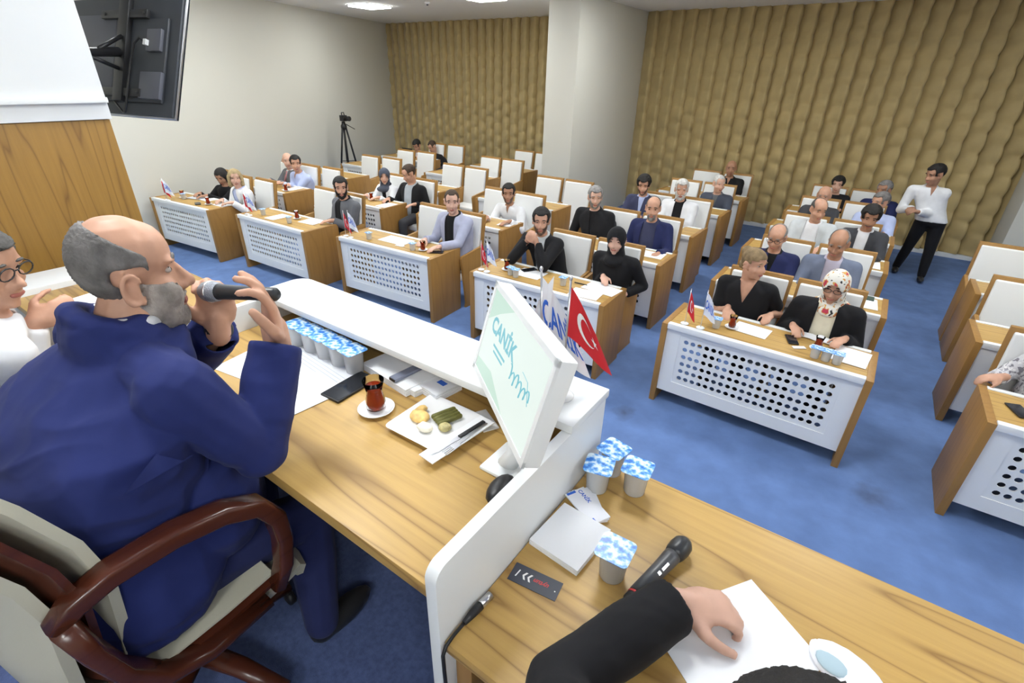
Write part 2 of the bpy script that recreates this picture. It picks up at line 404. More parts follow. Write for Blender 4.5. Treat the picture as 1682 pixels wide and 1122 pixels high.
# ceiling lights
def ceiling_light(x, y, label):
    t = thing('ceiling_light', label, 'ceiling light', (x, y, CEIL), 0, 'recessed square ceiling lights')
    mb = MB(); mb.box(-0.30, 0.30, -0.30, 0.30, -0.035, -0.004); obj('diffuser', mb, X['lamp'], t)  # hangs below its frame so the glowing sides brighten the ceiling
    mb = MB()
    for a in (-0.315, 0.300): mb.box(a, a + 0.015, -0.315, 0.315, -0.014, 0.0); mb.box(-0.30, 0.30, a, a + 0.015, -0.014, 0.0)
    obj('frame', mb, X['white'], t)
for i, x in enumerate((-9.5, -6.55, -2.7, 0.2, 3.1)):
    for j, y in enumerate((8.3, 5.4, 2.6, 0.1)):  # all but two lie out of view; dais rows added to brighten the foreground
        if x < -9 and y < 3: continue
        if x > -4 and y > 8: y = 7.8
        if i == 2 and j == 0: x = -3.3; y = 8.3  # unseen light put here to brighten the pillar's side face
        if (i, j) == (0, 1): x = -8.3
        if (i, j) == (4, 0): continue
        if (i, j) == (3, 2): x, y = -1.0, 2.3  # unseen light moved off the grid to favour the raised dais desk
        if (i, j) == (3, 3): x, y = -1.9, 0.6  # unseen light added above the raised dais desk to brighten it
        if (i, j) == (2, 3): x, y = 0.4, -1.8  # unseen light shifted back to dim the wood wall and raised desk
        if (i, j) == (4, 3): x, y = 1.6, -1.2  # unseen dais light set off the grid for foreground brightness
        if x < -4.2 and y < 1.5: continue
        if (i, j) == (0, 0): lb = 'lit square ceiling light to the left of the smoke detector'
        elif (i, j) == (1, 0): lb = 'lit square ceiling light between the smoke detector and the pillar'
        else: lb = 'unseen square ceiling light placed for brightness, %s grid column, %s grid row' % (('first', 'second', 'third', 'fourth', 'fifth')[i], ('first', 'second', 'third', 'fourth')[j])
        ceiling_light(x, y, lb)
t = thing('smoke_detector', 'small grey smoke detector on the ceiling between two square lights', 'smoke detector', (-7.98, 8.4, CEIL))
mb = MB(); mb.lathe([(0.05, 0), (0.055, -0.012), (0.05, -0.03), (0.02, -0.036)]); obj('housing', mb, X['ceil'], t, True)
mb = MB(); mb.lathe([(0.02, -0.036), (0.022, -0.05), (0.012, -0.056)]); obj('sensor', mb, X['tvgrey2'], t, True)

# ------------------------------------------------------------------ hall desks
DW, DD, DH = 1.567, 0.56, 0.80
def perforated():
    mb = MB(); nx, nz = 20, 6; px, pz = 0.0585, 0.072; r = 0.0215; y = 0.0
    x0, z0 = -nx * px / 2, 0.265
    N = 12
    for i in range(nx):
        for k in range(nz):
            cx, cz = x0 + (i + 0.5) * px, z0 + (k + 0.5) * pz
            sq = []; ci = []
            for j in range(N):
                a = 2 * PI * (j + 0.5) / N; c_, s_ = math.cos(a), math.sin(a)
                q = max(abs(c_), abs(s_)); sq.append((cx + c_ / q * px / 2, y, cz + s_ / q * pz / 2)); ci.append((cx + c_ * r, y, cz + s_ * r))
            back = [(p[0], y + 0.012, p[2]) for p in ci]
            mb.add(sq + ci + back, [(j, (j + 1) % N, N + (j + 1) % N, N + j) for j in range(N)] + [(N + j, N + (j + 1) % N, 2 * N + (j + 1) % N, 2 * N + j) for j in range(N)])
    me = mb.mesh('perforated_panel', [X['white']]); return me
def make_desk():
    t = thing('conference_desk', '', 'desk')
    w = DW / 2
    for s in (-1, 1):
        mb = MB(); mb.prism([(0, 0), (0, DH), (DD, DH), (DD - 0.02, 0)], 'X', s * w, s * (w - 0.05)); obj('side_panel', mb, X['wood_z_shaded'], t, bevel=0.003)
    i = w - 0.05
    mb = MB(); mb.box(-i, i, 0.055, DD - 0.05, DH - 0.04, DH - 0.004); obj('tabletop', mb, X['wood'], t)
    mb = MB(); mb.box(-i, i, 0.0, 0.055, DH - 0.045, DH + 0.008); obj('front_edge_strip', mb, X['white'], t, bevel=0.008)
    mb = MB(); mb.box(-i, i, DD - 0.05, DD - 0.004, DH - 0.04, DH + 0.003); obj('rear_edge_strip', mb, X['white'], t, bevel=0.004)
    # front panel as a frame round the perforated field
    hx, zl, zh = 0.585, 0.265, 0.265 + 6 * 0.072
    mb = MB(); y0, y1 = 0.022, 0.042
    mb.box(-i, -hx - 0.03, y0, y1, 0.13, DH - 0.04); mb.box(hx + 0.03, i, y0, y1, 0.13, DH - 0.04)
    mb.box(-hx - 0.03, hx + 0.03, y0, y1, 0.13, zl - 0.022); mb.box(-hx - 0.03, hx + 0.03, y0, y1, zh + 0.022, DH - 0.04)
    obj('front_panel', mb, X['white'], t)
    p = link('perforated_panel', PERF, t, (0, 0.028, 0))
    mb = MB(); y0, y1 = 0.028, 0.038
    mb.box(-hx - 0.03, -hx, y0, y1, zl - 0.022, zh + 0.022); mb.box(hx, hx + 0.03, y0, y1, zl - 0.022, zh + 0.022)
    mb.box(-hx, hx, y0, y1, zl - 0.022, zl); mb.box(-hx, hx, y0, y1, zh, zh + 0.022)
    obj('panel_border', mb, X['white'], t)
    mb = MB(); mb.box(-i, i, DD - 0.22, DD - 0.2, 0.45, 0.47); obj('foot_rail', mb, X['black'], t)
    return t
PERF = perforated()
ROWN = ['front', 'second', 'third', 'fourth', 'fifth']
COLN = ['leftmost', 'second', 'third', 'fourth', 'fifth', 'rightmost']
D2R = PI / 180
# (col,row): (front right corner x, y, rotation deg) - column 5 given by its front left corner
DESK = {(0, 0): (-7.945, 3.474, 5.5), (1, 0): (-5.896, 3.669, 1.8), (2, 0): (-3.87, 3.917, 3.4), (3, 0): (-1.718, 3.96, 2.0), (4, 0): (0.402, 3.951, -0.8),
        (0, 1): (-8.16, 4.86, 3), (1, 1): (-6.10, 5.18, 2), (2, 1): (-3.95, 5.39, 2), (3, 1): (-1.71, 5.38, 0), (4, 1): (0.44, 5.31, 0),
        (0, 2): (-8.46, 6.42, 2), (1, 2): (-6.26, 6.68, 2), (2, 2): (-3.97, 6.81, 1), (3, 2): (-1.78, 6.77, 0), (4, 2): (0.41, 6.74, 0),
        (0, 3): (-8.55, 7.56, 1), (1, 3): (-6.36, 7.98, 0), (3, 3): (-1.8, 8.22, 0), (4, 3): (0.44, 8.12, 0),
        (0, 4): (-8.88, 8.98, 0), (1, 4): (-6.27, 9.35, 0), (3, 4): (-1.8, 9.55, 0), (4, 4): (0.46, 9.38, 0),
        (5, 0): (1.015, 3.842, 0.6), (5, 1): (1.06, 5.24, 1.0), (5, 2): (1.16, 6.63, 0.5)}
def desk_label(c, r):
    if r == 0: 
        who = ['nearest the left wall', 'of the bearded man in grey', 'of the man in pale checked blazer', 'behind the flags on the dais', 'with the woman in floral headscarf', 'at the right edge of the photo'][c]
        return 'front-row wooden desk with white perforated front ' + who
    return '%s-row wooden desk with white front, %s desk column%s' % (ROWN[r], COLN[c], ' from the left wall' if c in (1, 2) else ' from the left' if c in (3, 4) else '')
desk0 = make_desk()
first = True
for (c, r), (x, y, a) in DESK.items():
    a *= D2R; s = 1 if c == 5 else -1
    loc = (x + s * math.cos(a) * DW / 2, y + s * math.sin(a) * DW / 2, 0)
    if first: desk0.location = loc; desk0.rotation_euler = (0, 0, a); desk0['label'] = desk_label(c, r); desk0['group'] = 'two-seat hall desks'; first = False
    else: dup(desk0, loc, a, desk_label(c, r), 'two-seat hall desks')

# ------------------------------------------------------------------ hall chairs
def make_chair():
    t = thing('conference_chair', '', 'chair')
    for s in (-1, 1):
        mb = MB(); mb.prism([(0.0, 0.66), (0.02, 0.69), (0.40, 0.735), (0.44, 0.70), (0.40, 0.06), (0.42, 0.0), (0.06, 0.0), (0.08, 0.06)], 'X', s * 0.282, s * 0.248)
        obj('side_panel', mb, X['wood_z_shaded'], t, bevel=0.004)
    mb = MB(); mb.box(-0.246, 0.246, 0.0, 0.42, 0.36, 0.465); obj('seat', mb, X['leather'], t, bevel=0.03, bseg=3)
    sh = lambda y, z: (y, z)
    mb = MB(); mb.prism([(0.375, 0.40), (0.405, 0.40), (0.515, 1.115), (0.470, 1.115)], 'X', -0.268, 0.268); obj('back_shell', mb, X['wood_z_shaded'], t, bevel=0.006)
    mb = MB(); mb.prism([(0.325, 0.46), (0.378, 0.45), (0.466, 1.085), (0.425, 1.085)], 'X', -0.243, 0.243); obj('backrest', mb, X['leather'], t, bevel=0.016, bseg=3)
    return t
chair0 = make_chair(); cfirst = True
def put_chair(x, y, label, rz=0, group='white padded hall chairs'):
    global cfirst
    if cfirst:
        chair0.location = (x, y, 0); chair0.rotation_euler = (0, 0, rz); chair0['label'] = label; chair0['group'] = group; cfirst = False; return chair0
    return dup(chair0, (x, y, 0), rz, label, group)
# right edge of each chair pair (left edge for the rightmost column)
CR = {0: [-7.72, -7.85, -7.98, -8.10, -8.45], 1: [-5.84, -5.85, -5.95, -6.02, -6.07], 2: [-3.86, -3.88, -3.82], 3: [-1.76, -1.82, -1.84, -1.86, -1.88], 4: [0.24, 0.25, 0.25, 0.26, 0.26], 5: [1.11, 1.14, 1.15]}
OCC = {}      # filled by the people below: (col,row,side) -> who

# ------------------------------------------------------------------ people
def head_prims(mb, M, s=1.0, neck=None, nose=1.0, fat=0.0, nk=0.0):
    R = M.to_3x3()
    def E(c, r, rot=None):
        Q = R if rot is None else R @ rot
        mb.ell(M @ V((c[0], -c[1], c[2])), [k for k in r], Q, 14, 9)
    E((0, -0.015, 0.04), (0.077, 0.098, 0.083))
    E((0, 0.03, 0.045), (0.066, 0.062, 0.062))
    E((0, 0.028, -0.035), (0.064 + fat, 0.065, 0.082))
    E((0, 0.030, -0.078), (0.052 + fat * 1.4, 0.054, 0.044 + fat))
    E((0, 0.070, -0.100), (0.024, 0.022, 0.02))
    for k in (-1, 1):
        E((k * 0.03, 0.080, 0.032), (0.027, 0.013, 0.009))
        E((k * 0.042, 0.058, -0.030), (0.024, 0.026, 0.028))
        ex = 0.077 + fat * 0.5
        E((k * ex, -0.012, -0.006), (0.006, 0.019, 0.031), Matrix.Rotation(k * 0.35, 3, 'Z'))
        E((k * (ex - 0.003), 0.000, -0.030), (0.009, 0.010, 0.013))
        mb.tube([M @ V((k * (ex + 0.006 + 0.006 * math.sin(a * 0.5)), 0.012 - 0.020 * math.cos(a + 0.3) , -0.004 + 0.031 * math.sin(a + 0.3))) for a in [i * PI / 8 for i in range(13)]], [0.004] + [0.0062] * 11 + [0.004], 8)
        E((k * 0.012, 0.098, -0.034), (0.010, 0.012, 0.009))
    mb.cap(M @ V((0, -0.084, 0.018)), 0.008, M @ V((0, -0.108 - 0.006 * nose, -0.028)), 0.0125 * nose)
    E((0, 0.090, -0.058), (0.022, 0.010, 0.008)); E((0, 0.088, -0.071), (0.020, 0.011, 0.008))
    if neck is not None: mb.cap(M @ V((0, 0.018, -0.06)), 0.056 + fat + nk, neck, 0.062 + fat + nk, 12)
_mb = MB(); head_prims(_mb, Matrix.Identity(4))
TEMPL = remesh(_mb, 0.0042, 6, 'head_template')
def region(fn, thick, jag=0.0):
    bm = bmesh.new(); bm.from_mesh(TEMPL); bm.normal_update()
    kill = [f for f in bm.faces if not fn(f.calc_center_median().x, -f.calc_center_median().y, f.calc_center_median().z)]
    bmesh.ops.delete(bm, geom=kill, context='FACES')
    for _ in range(14):
        new = {}
        for v in bm.verts:
            if v.is_boundary:
                nb_ = [e.other_vert(v).co for e in v.link_edges if e.is_boundary]
                if nb_: new[v] = v.co * 0.5 + sum(nb_, V()) / len(nb_) * 0.5
        for v, c in new.items(): v.co = c
    bm.normal_update()
    vs = list(bm.verts); nm = {v: v.normal.copy() for v in vs}
    r = random.Random(3)
    for v in vs:
        v.co += nm[v] * ((0.002 if v.is_boundary else thick) + (r.random() - 0.5) * jag)
    me = bpy.data.meshes.new('region'); bm.to_mesh(me); bm.free()
    me.polygons.foreach_set('use_smooth', [True] * len(me.polygons))
    return me
def hairline(x, f, z, recede=0.0):
    ax = abs(x)
    if ax > 0.064 and -0.046 < f < 0.026 and z < 0.036: return False
    fr = 0.046 - recede * 0.5
    if f > fr: return z > 0.077 + recede * 0.9 + (0.006 if 0.03 < ax < 0.055 else 0)
    if f > 0.02: return z > -0.004
    if f > -0.03: return z > 0.010
    return z > -0.070
def fsides(x, f, z): return hairline(x, f, z, 0.03) and f < 0.040 and z < 0.050 + (0.036 - f) * 0.62 and not (z < 0.02 and f > 0.02)
def fbeard(x, f, z):
    if f < -0.012 or (f < 0.014 and abs(x) > 0.0705): return False
    lipz = (x / 0.026) ** 2 + ((z + 0.065) / 0.0125) ** 2 < 1 and f > 0.05
    return (z < -0.052 + max(0, (abs(x) - 0.034)) * 1.9 or (abs(x) < 0.034 and z < -0.044)) and not lipz and z > -0.135 and z < 0.0
def fgoat(x, f, z): return fbeard(x, f, z) and abs(x) < 0.040 and f > 0.03
def fmust(x, f, z): return abs(x) < 0.032 and f > 0.07 and -0.056 < z < -0.044
HM = {}
def hmesh(style):
    if style in HM: return HM[style]
    if style == 'short': m = region(lambda x, f, z: hairline(x, f, z), 0.014, 0.004)
    elif style == 'full': m = region(lambda x, f, z: hairline(x, f, z, -0.006), 0.024, 0.006)
    elif style == 'receding': m = region(lambda x, f, z: hairline(x, f, z, 0.024), 0.011, 0.004)
    elif style == 'buzz': m = region(lambda x, f, z: hairline(x, f, z, 0.012), 0.005, 0.002)
    elif style == 'sides': m = region(fsides, 0.006, 0.003)
    elif style == 'beard': m = region(fbeard, 0.0078, 0.002)
    elif style == 'stubble': m = region(fbeard, 0.002, 0.0)
    elif style == 'goatee': m = region(fgoat, 0.008, 0.003)
    elif style == 'moustache': m = region(fmust, 0.007, 0.002)
    elif style in ('bob', 'long'):
        mb = MB(); mb.ell((0, 0.012, 0.038), (0.094, 0.108, 0.094))
        L = -0.10 if style == 'bob' else -0.24
        for k in (-1, 1): mb.cap((k * 0.068, 0.0, 0.02), 0.042, (k * 0.078, -0.005, L), 0.034); mb.cap((k * 0.035, 0.055, 0.0), 0.05, (k * 0.04, 0.06, L), 0.04)
        m = remesh(mb, 0.009, 5)
        cut(m, lambda x, f, z: f > 0.045 and abs(x) < 0.064 - max(0, z - 0.04) * 0.7 and z < 0.082)
    elif style == 'bun':
        m0 = MB(); m0.ell((0, 0.006, 0.046), (0.086, 0.105, 0.088)); m0.ell((0, 0.085, 0.085), (0.045, 0.045, 0.042)); m0.ell((0, 0.07, -0.02), (0.06, 0.045, 0.05))
        m = remesh(m0, 0.008, 4)
        cut(m, lambda x, f, z: (f > 0.03 and z < 0.07 - (0.02 if abs(x) > 0.05 else 0)) or (f > 0.0 and z < 0.01) or (abs(x) > 0.07 and f > -0.03 and z < 0.02))
    elif style == 'hijab':
        mb = MB(); mb.ell((0, -0.004, 0.028), (0.093, 0.110, 0.106)); mb.ell((0, 0.0, -0.06), (0.083, 0.095, 0.075)); mb.cap((0, 0.015, -0.08), 0.078, (0, 0.03, -0.19), 0.10); mb.ell((0, 0.03, -0.215), (0.15, 0.125, 0.05)); mb.ell((0, -0.03, -0.19), (0.10, 0.10, 0.06))
        m = remesh(mb, 0.009, 4)
        cut(m, lambda x, f, z: f > 0.035 and (x / 0.058) ** 2 + ((z + 0.018) / 0.086) ** 2 < 1)
    m.name = 'hair_' + style; HM[style] = m
    return m
def cut(me, fn):
    bm = bmesh.new(); bm.from_mesh(me)
    kill = []
    for f in bm.faces:
        c = f.calc_center_median()
        if fn(c.x, -c.y, c.z): kill.append(f)
    bmesh.ops.delete(bm, geom=kill, context='FACES'); bm.to_mesh(me); bm.free()
_mb = MB(); _mb.ell((0, 0, 0), (0.0135, 0.010, 0.0062), None, 14, 8); EYE = _mb.mesh('eye', [X['eyew'], X['iris']], True)
for p in EYE.polygons:
    if abs(p.center.x) < 0.0062 and p.center.y < 0: p.material_index = 1
_mb = MB(); _mb.tube([(-0.022, 0.006, -0.004), (-0.010, -0.002, 0.004), (0.004, -0.004, 0.005), (0.018, 0.001, 0.001)], [0.002, 0.0045, 0.0045, 0.0025], 6); BROW = _mb.mesh('eyebrow', [], True)
_mb = MB(); _mb.ell((0, 0, 0), (0.025, 0.010, 0.0105), None, 12, 8); LIPS = _mb.mesh('lips', [X['lips']], True)
_mb = MB()
for k in (-1, 1):
    _mb.tube([(k * 0.033 + 0.026 * math.cos(a * PI / 6), 0, 0.019 * math.sin(a * PI / 6)) for a in range(13)], 0.0022, 6)
    _mb.tube([(k * 0.059, 0, 0.004), (k * 0.074, 0.02, 0.004), (k * 0.084, 0.105, 0.0)], 0.002, 6)
_mb.tube([(-0.008, 0, 0.004), (0, -0.003, 0.006), (0.008, 0, 0.004)], 0.002, 6)
GLASSES = _mb.mesh('glasses', [X['black']], True)
def withmat(me, m):
    me = me.copy(); me.materials.clear(); me.materials.append(m); return me
MC = {}
def hm(style, m):
    k = (style, m.name)
    if k not in MC: MC[k] = withmat(hmesh(style) if style not in ('brow',) else BROW, m)
    return MC[k]
def ik(S, Wp, a, b, pole):
    S, Wp = V(S), V(Wp); d = Wp - S; L = min(d.length, (a + b) * 0.995); n = d.normalized()
    x = (a * a - b * b + L * L) / (2 * L); h = max(0.0, a * a - x * x) ** 0.5
    p = V(pole); p = (p - n * p.dot(n)).normalized()
    return S + n * x + p * h
def hand_prims(mb, w, d, n, side, curl=0.35, s=1.0, thumb=0.9, curls=None):
    # w wrist, d direction along the hand, n back-of-hand normal; side=+1 when the thumb leaves towards n x d
    w, d, n = V(w), V(d).normalized(), V(n); n = (n - d * n.dot(d)).normalized(); l = n.cross(d) * side
    B = Matrix((l, d, n)).transposed()
    mb.ell(w + d * 0.048 * s, (0.042 * s, 0.054 * s, 0.0165 * s), B, 12, 8)
    mb.cap(w - d * 0.02, 0.027 * s, w + d * 0.03 * s, 0.026 * s, 10)
    for i, (o, L) in enumerate(((0.030, 0.072), (0.010, 0.080), (-0.010, 0.075), (-0.029, 0.060))):
        c = curls[i] if curls else curl
        p = w + d * (0.088 - 0.004 * abs(i - 1)) * s + l * o * s; r = 0.0098 * s
        q0 = w + d * 0.05 * s + l * o * 0.8 * s; mb.cap(q0, r, p, r)
        a = 0.0
        for k, fr in enumerate((0.45, 0.30, 0.25)):
            a += c * (1.0 if k else 0.8)
            e = p + (d * math.cos(a) - n * math.sin(a)) * L * fr * s
            mb.cap(p, r, e, r * 0.92); p, r = e, r * 0.92
    b0 = w + d * 0.02 * s + l * 0.022 * s; b1 = b0 + (l * 0.75 + d * 0.6 - n * 0.25 * thumb).normalized() * 0.045 * s; b2 = b1 + (l * 0.25 + d * 0.85 - n * 0.5 * thumb).normalized() * 0.032 * s; b3 = b2 + (d * 0.8 - n * 0.5 * thumb).normalized() * 0.026 * s
    mb.cap(b0, 0.015 * s, b1, 0.0125 * s); mb.cap(b1, 0.012 * s, b2, 0.011 * s); mb.cap(b2, 0.011 * s, b3, 0.009 * s)
def vcut(me, cx, cy, zt, wt, zb, wb):
    bm = bmesh.new(); bm.from_mesh(me)
    for k in (-1, 1):
        a = V((cx + k * wt, 0, zt)); b = V((cx + k * wb, 0, zb)); dr = (a - b).normalized(); nrm = V((dr.z, 0, -dr.x))
        gf = [f for f in bm.faces if f.calc_center_median().y < cy]
        ge = list({e for f in gf for e in f.edges}); gv = list({v for f in gf for v in f.verts})
        bmesh.ops.bisect_plane(bm, geom=gf + ge + gv, plane_co=a, plane_no=nrm, dist=1e-5)
    kill = []
    for f in bm.faces:
        c = f.calc_center_median()
        if c.y < cy and c.z > zb:
            t = (c.z - zb) / (zt - zb)
            if abs(c.x - cx) < wb + (wt - wb) * t: kill.append(f)
    bmesh.ops.delete(bm, geom=kill, context='FACES')
    bmesh.ops.solidify(bm, geom=bm.faces[:], thickness=0.006)
    bm.to_mesh(me); bm.free(); me.polygons.foreach_set('use_smooth', [True] * len(me.polygons))
from mathutils import noise
def crease(me, amp):
    nrm = [v.normal.copy() for v in me.vertices]; cos = [v.co.copy() for v in me.vertices]; out = []
    for p, n in zip(cos, nrm):
        w = noise.noise(p * 4.0) * 1.2
        r = 1 - abs(noise.noise(V((p.x * 5 + w, p.y * 5, p.z * 15 + w * 2)))) * 2
        r2 = 1 - abs(noise.noise(V((p.x * 11, p.y * 13 + w, p.z * 20 + w)))) * 2
        out += list(p + n * amp * (r * 0.8 + r2 * 0.35))
    me.vertices.foreach_set('co', out); me.update()
POLE = {}
def person(label, base, rz, head, look=None, pitch=0.1, yaw=None, R=None, L=None, top='jacket', topc='navy', shirtc='whitec', open_=(0.055, 0.005, 0.78), tie=None, pants='charcoal',
           hair='short', hairc='blackh', beard=None, beardc=None, skin='skin', glasses=False, scale=1.0, vox=0.013, fat=0.0, hcurl=0.35, hands=True, hn=None, sleeves='long', legs=None, hipz=0.55,
           shoes=True, brow=True, nose=1.0, girth=1.0, roll=0.0, poleR=(-0.4, 0.5, -0.9), poleL=(0.4, 0.5, -0.9), Rh=None, Lh=None, elbowR=None, elbowL=None, headscale=None, lower=True, aniso=(1, 1, 1), hunch=0.03, cuff=0.0, drop=0.168, col=(0.0, 0.028), hscale=1.05, folds=0.0, extra=()):
    """base: floor point under the hips (world); head: centre of the head (world); R, L: wrists (world) or None"""
    t = thing('person', label, 'person', base, rz)
    Bi = (Matrix.Translation(V(base)) @ Matrix.Rotation(rz, 4, 'Z')).inverted()
    h = Bi @ V(head)
    if yaw is None:
        lk = Bi @ V(look or (-0.9, 0.6, 2.1)); d = lk - h; yaw = math.atan2(d.x, -d.y); yaw = max(-1.2, min(1.2, yaw))
    s = scale * 1.07; hs = headscale or scale * 1.13
    MH = Matrix.Translation(h) @ Matrix.Rotation(yaw, 4, 'Z') @ Matrix.Rotation(pitch, 4, 'X') @ Matrix.Rotation(roll, 4, 'Y') @ Matrix.Diagonal((hs * aniso[0], hs * aniso[1], hs * aniso[2], 1))
    nb = h + V((0, 0.045 * s, -drop * s)) + V((-math.sin(yaw) * 0.01, 0, 0))
    pel = V((0, 0, hipz))
    g = girth
    def spine(tt): 
        c = pel.lerp(nb, tt); c.y += hunch * math.sin(PI * min(1, max(0, tt)) ** 1.3); return c
    prof = [(-0.12, 0.165, 0.115), (0.0, 0.178, 0.128), (0.18, 0.168, 0.128), (0.38, 0.160, 0.125), (0.58, 0.172, 0.124), (0.76, 0.185, 0.115), (0.87, 0.172, 0.100), (0.955, 0.115, 0.080), (1.01, 0.075, 0.065)]
    def torso(mb, off, top_t=1.02, bot=-0.12):
        secs = []
        for tt, rx, ry in prof:
            if tt > top_t + 0.03 or tt < bot: continue
            gg = 1 + (g - 1) * (1 if tt < 0.8 else 0.4)
            secs.append((spine(tt), (rx * gg + off) * s, (ry * (1 + (g - 1) * (1.5 if 0.1 < tt < 0.6 else 0.8)) + off) * s))
        mb.loft(secs, 20)
        for c_, r_ in extra: mb.ell(c_, [q + off for q in r_], None, 20, 12)
    shl = {k: nb + V((k * 0.178 * s * (0.5 + 0.5 * g), 0.012, -0.062 * s)) for k in (-1, 1)}
    a_, b_ = 0.285 * s, 0.25 * s
    wr = {}; el = {}
    for k, wpt, pole, ee, dflt in ((-1, R, poleR, elbowR, (-0.15, -0.30, 0.845)), (1, L, poleL, elbowL, (0.15, -0.30, 0.845))):
        if wpt is False: continue
        wl = V(dflt) if wpt is None else Bi @ V(wpt)
        S = shl[k]; d = wl - S
        if d.length > (a_ + b_) * 0.99 and ee is None: wl = S + d.normalized() * (a_ + b_) * 0.99
        wr[k] = wl; el[k] = (Bi @ V(ee)) if ee is not None else ik(S, wl, a_, b_, pole)
    def arms(mb, off, end=1.0, ru=0.052, upper_only=False, flat_end=False):
        for k in wr:
            S, E_, W_ = shl[k], el[k], wr[k]
            mb.cap(nb + V((k * 0.03, 0.015, -0.035 * s)), (0.045 + off) * s, S + V((0, 0, 0.004)), (0.058 + off) * s, 12)
            mb.cap(S, (0.062 + off) * s, S.lerp(E_, 0.45), (0.052 + off) * s, 12)
            if upper_only: mb.cap(S.lerp(E_, 0.4), (0.053 + off) * s, S.lerp(E_, 0.62), (0.051 + off * 1.6) * s, 12); continue
            mb.cap(S.lerp(E_, 0.45), (0.052 + off) * s, E_, (0.043 + off) * s, 12)
            We = E_.lerp(W_, end)
            mb.cap(E_, (0.043 + off) * s, E_.lerp(We, 0.4), (0.042 + off) * s, 12); (mb.tube([E_.lerp(We, 0.3), E_.lerp(We, 0.6), We], [(0.043 + off) * s, (0.040 + off + cuff) * s, (0.034 + off * 1.2 + cuff) * s], 14) if flat_end else mb.cap(E_.lerp(We, 0.4), (0.042 + off) * s, We, (0.029 + off * 1.1) * s, 12))
    lg = legs or {k: [V((k * 0.095 * s, 0.0, hipz)), V((k * 0.12 * s, -0.40 * s, hipz - 0.03)), V((k * 0.12 * s, -0.40 * s, 0.09))] for k in (-1, 1)}
    if legs: lg = {k: [Bi @ V(p) for p in legs[k]] for k in legs}
    def legp(mb, off):
        for k in lg:
            A, Kn, An = [V(p) for p in lg[k]]
            mb.cap(A, (0.085 + off) * s, Kn, (0.056 + off) * s, 12); mb.cap(Kn, (0.056 + off) * s, Kn.lerp(An, 0.4), (0.054 + off) * s, 12); mb.cap(Kn.lerp(An, 0.4), (0.054 + off) * s, An, (0.036 + off * 1.3) * s, 12)
    # --- body: one continuous surface
    mb = MB(); torso(mb, -0.004); arms(mb, -0.004)
    if lower: legp(mb, -0.006)
    head_prims(mb, MH, hs, nb + V((0, 0.0, 0.0)), nose, fat, (girth - 1) * 0.03)
    for k in wr:
        d = (wr[k] - el[k]).normalized()
        hp = (Rh if k == -1 else Lh)
        if hands and hp is not False:
            if hp: dd, nn, cc = V(hp[0]), V(hp[1]), hp[2]
            else: dd, nn, cc = V((d.x * 0.8, d.y, min(0.05, d.z) * 0.3)), V((0, 0, 1)), hcurl
            sg = 1 if (nn.cross(dd).dot(V((-k, 0, 0))) > 0 or (len(hp or ()) > 3 and hp[3] > 0)) else -1
            if hp and len(hp) > 3: sg = hp[3]
            hand_prims(mb, wr[k], dd, nn, sg, cc if not isinstance(cc, (list, tuple)) else 0.4, s * hscale, curls=cc if isinstance(cc, (list, tuple)) else None)
    body = remesh(mb, vox, 3, 'body'); body.materials.append(X[skin]); link('body', body, t)
    # --- clothing
    cv = vox
    if lower:
        mb = MB(); legp(mb, 0.012); 
        if hipz > 0.7: mb.loft([(spine(tt), (rx + 0.012) * s * g, (ry + 0.012) * s * g) for tt, rx, ry in ((-0.14, 0.12, 0.10), (-0.05, 0.165, 0.12), (0.02, 0.165, 0.122), (0.16, 0.158, 0.118))], 20)
        else: mb.loft([(spine(tt), (rx + 0.012) * s, (ry + 0.012) * s) for tt, rx, ry in ((-0.13, 0.165, 0.12), (0.0, 0.175, 0.13), (0.12, 0.168, 0.128))], 20)
        me = remesh(mb, cv * 1.15, 4, 'trousers'); me.materials.append(X['cloth_' + pants]); link('trousers', me, t)
        if shoes:
            for k in lg:
                An = V(lg[k][2]); mb = MB(); mb.ell(An + V((0, -0.075, -0.045)), (0.045, 0.125, 0.045)); mb.ell(An + V((0, 0.0, -0.03)), (0.04, 0.05, 0.06))
                for i, v in enumerate(mb.v):
                    if v[2] < An.z - 0.085: mb.v[i] = (v[0], v[1], An.z - 0.085)
                obj('shoe', mb, X['black'], t, True)
    cx = spine(0.8).x
    if top in ('jacket',):
        mb = MB(); torso(mb, 0.006, 1.0, 0.0)
        mb.tube([nb + V((0.068 * s * math.cos(a) * (1 + fat), 0.064 * s * math.sin(a), 0.016 + col[0] * 1.2 + (0.028 - col[0] * 0.5) * math.sin(a))) for a in [i * PI / 8 for i in range(17)]], 0.016 * s, 8)
        me = remesh(mb, cv, 3, 'shirt'); me.materials.append(X['cloth_' + shirtc]); link('shirt', me, t)
        mb = MB(); torso(mb, 0.020, 0.985, -0.12); arms(mb, 0.015, 0.95, flat_end=True)
        mb.tube([nb + V((0.078 * s * math.cos(a), 0.074 * s * math.sin(a) + 0.004, -0.006 + col[0] + col[1] * math.sin(a))) for a in [i * PI / 8 for i in range(17)]], 0.022 * s, 8)
        if col[0]: mb.loft([(nb + V((0, 0.012, -0.05)), 0.15 * s, 0.11 * s), (nb + V((0, 0.018, 0.0)), 0.112 * s, 0.094 * s), (nb + V((0, 0.032, col[0] + col[1] * 0.6)), 0.082 * s, 0.072 * s)], 20)
        me = remesh(mb, cv, 7, 'jacket')
        if folds: crease(me, folds)
        vcut(me, cx, min(nb.y, spine(0.7).y), nb.z + 0.07, open_[0] * s, open_[2], open_[1] * s)
        me.materials.append(X['cloth_' + topc]); link('jacket', me, t)
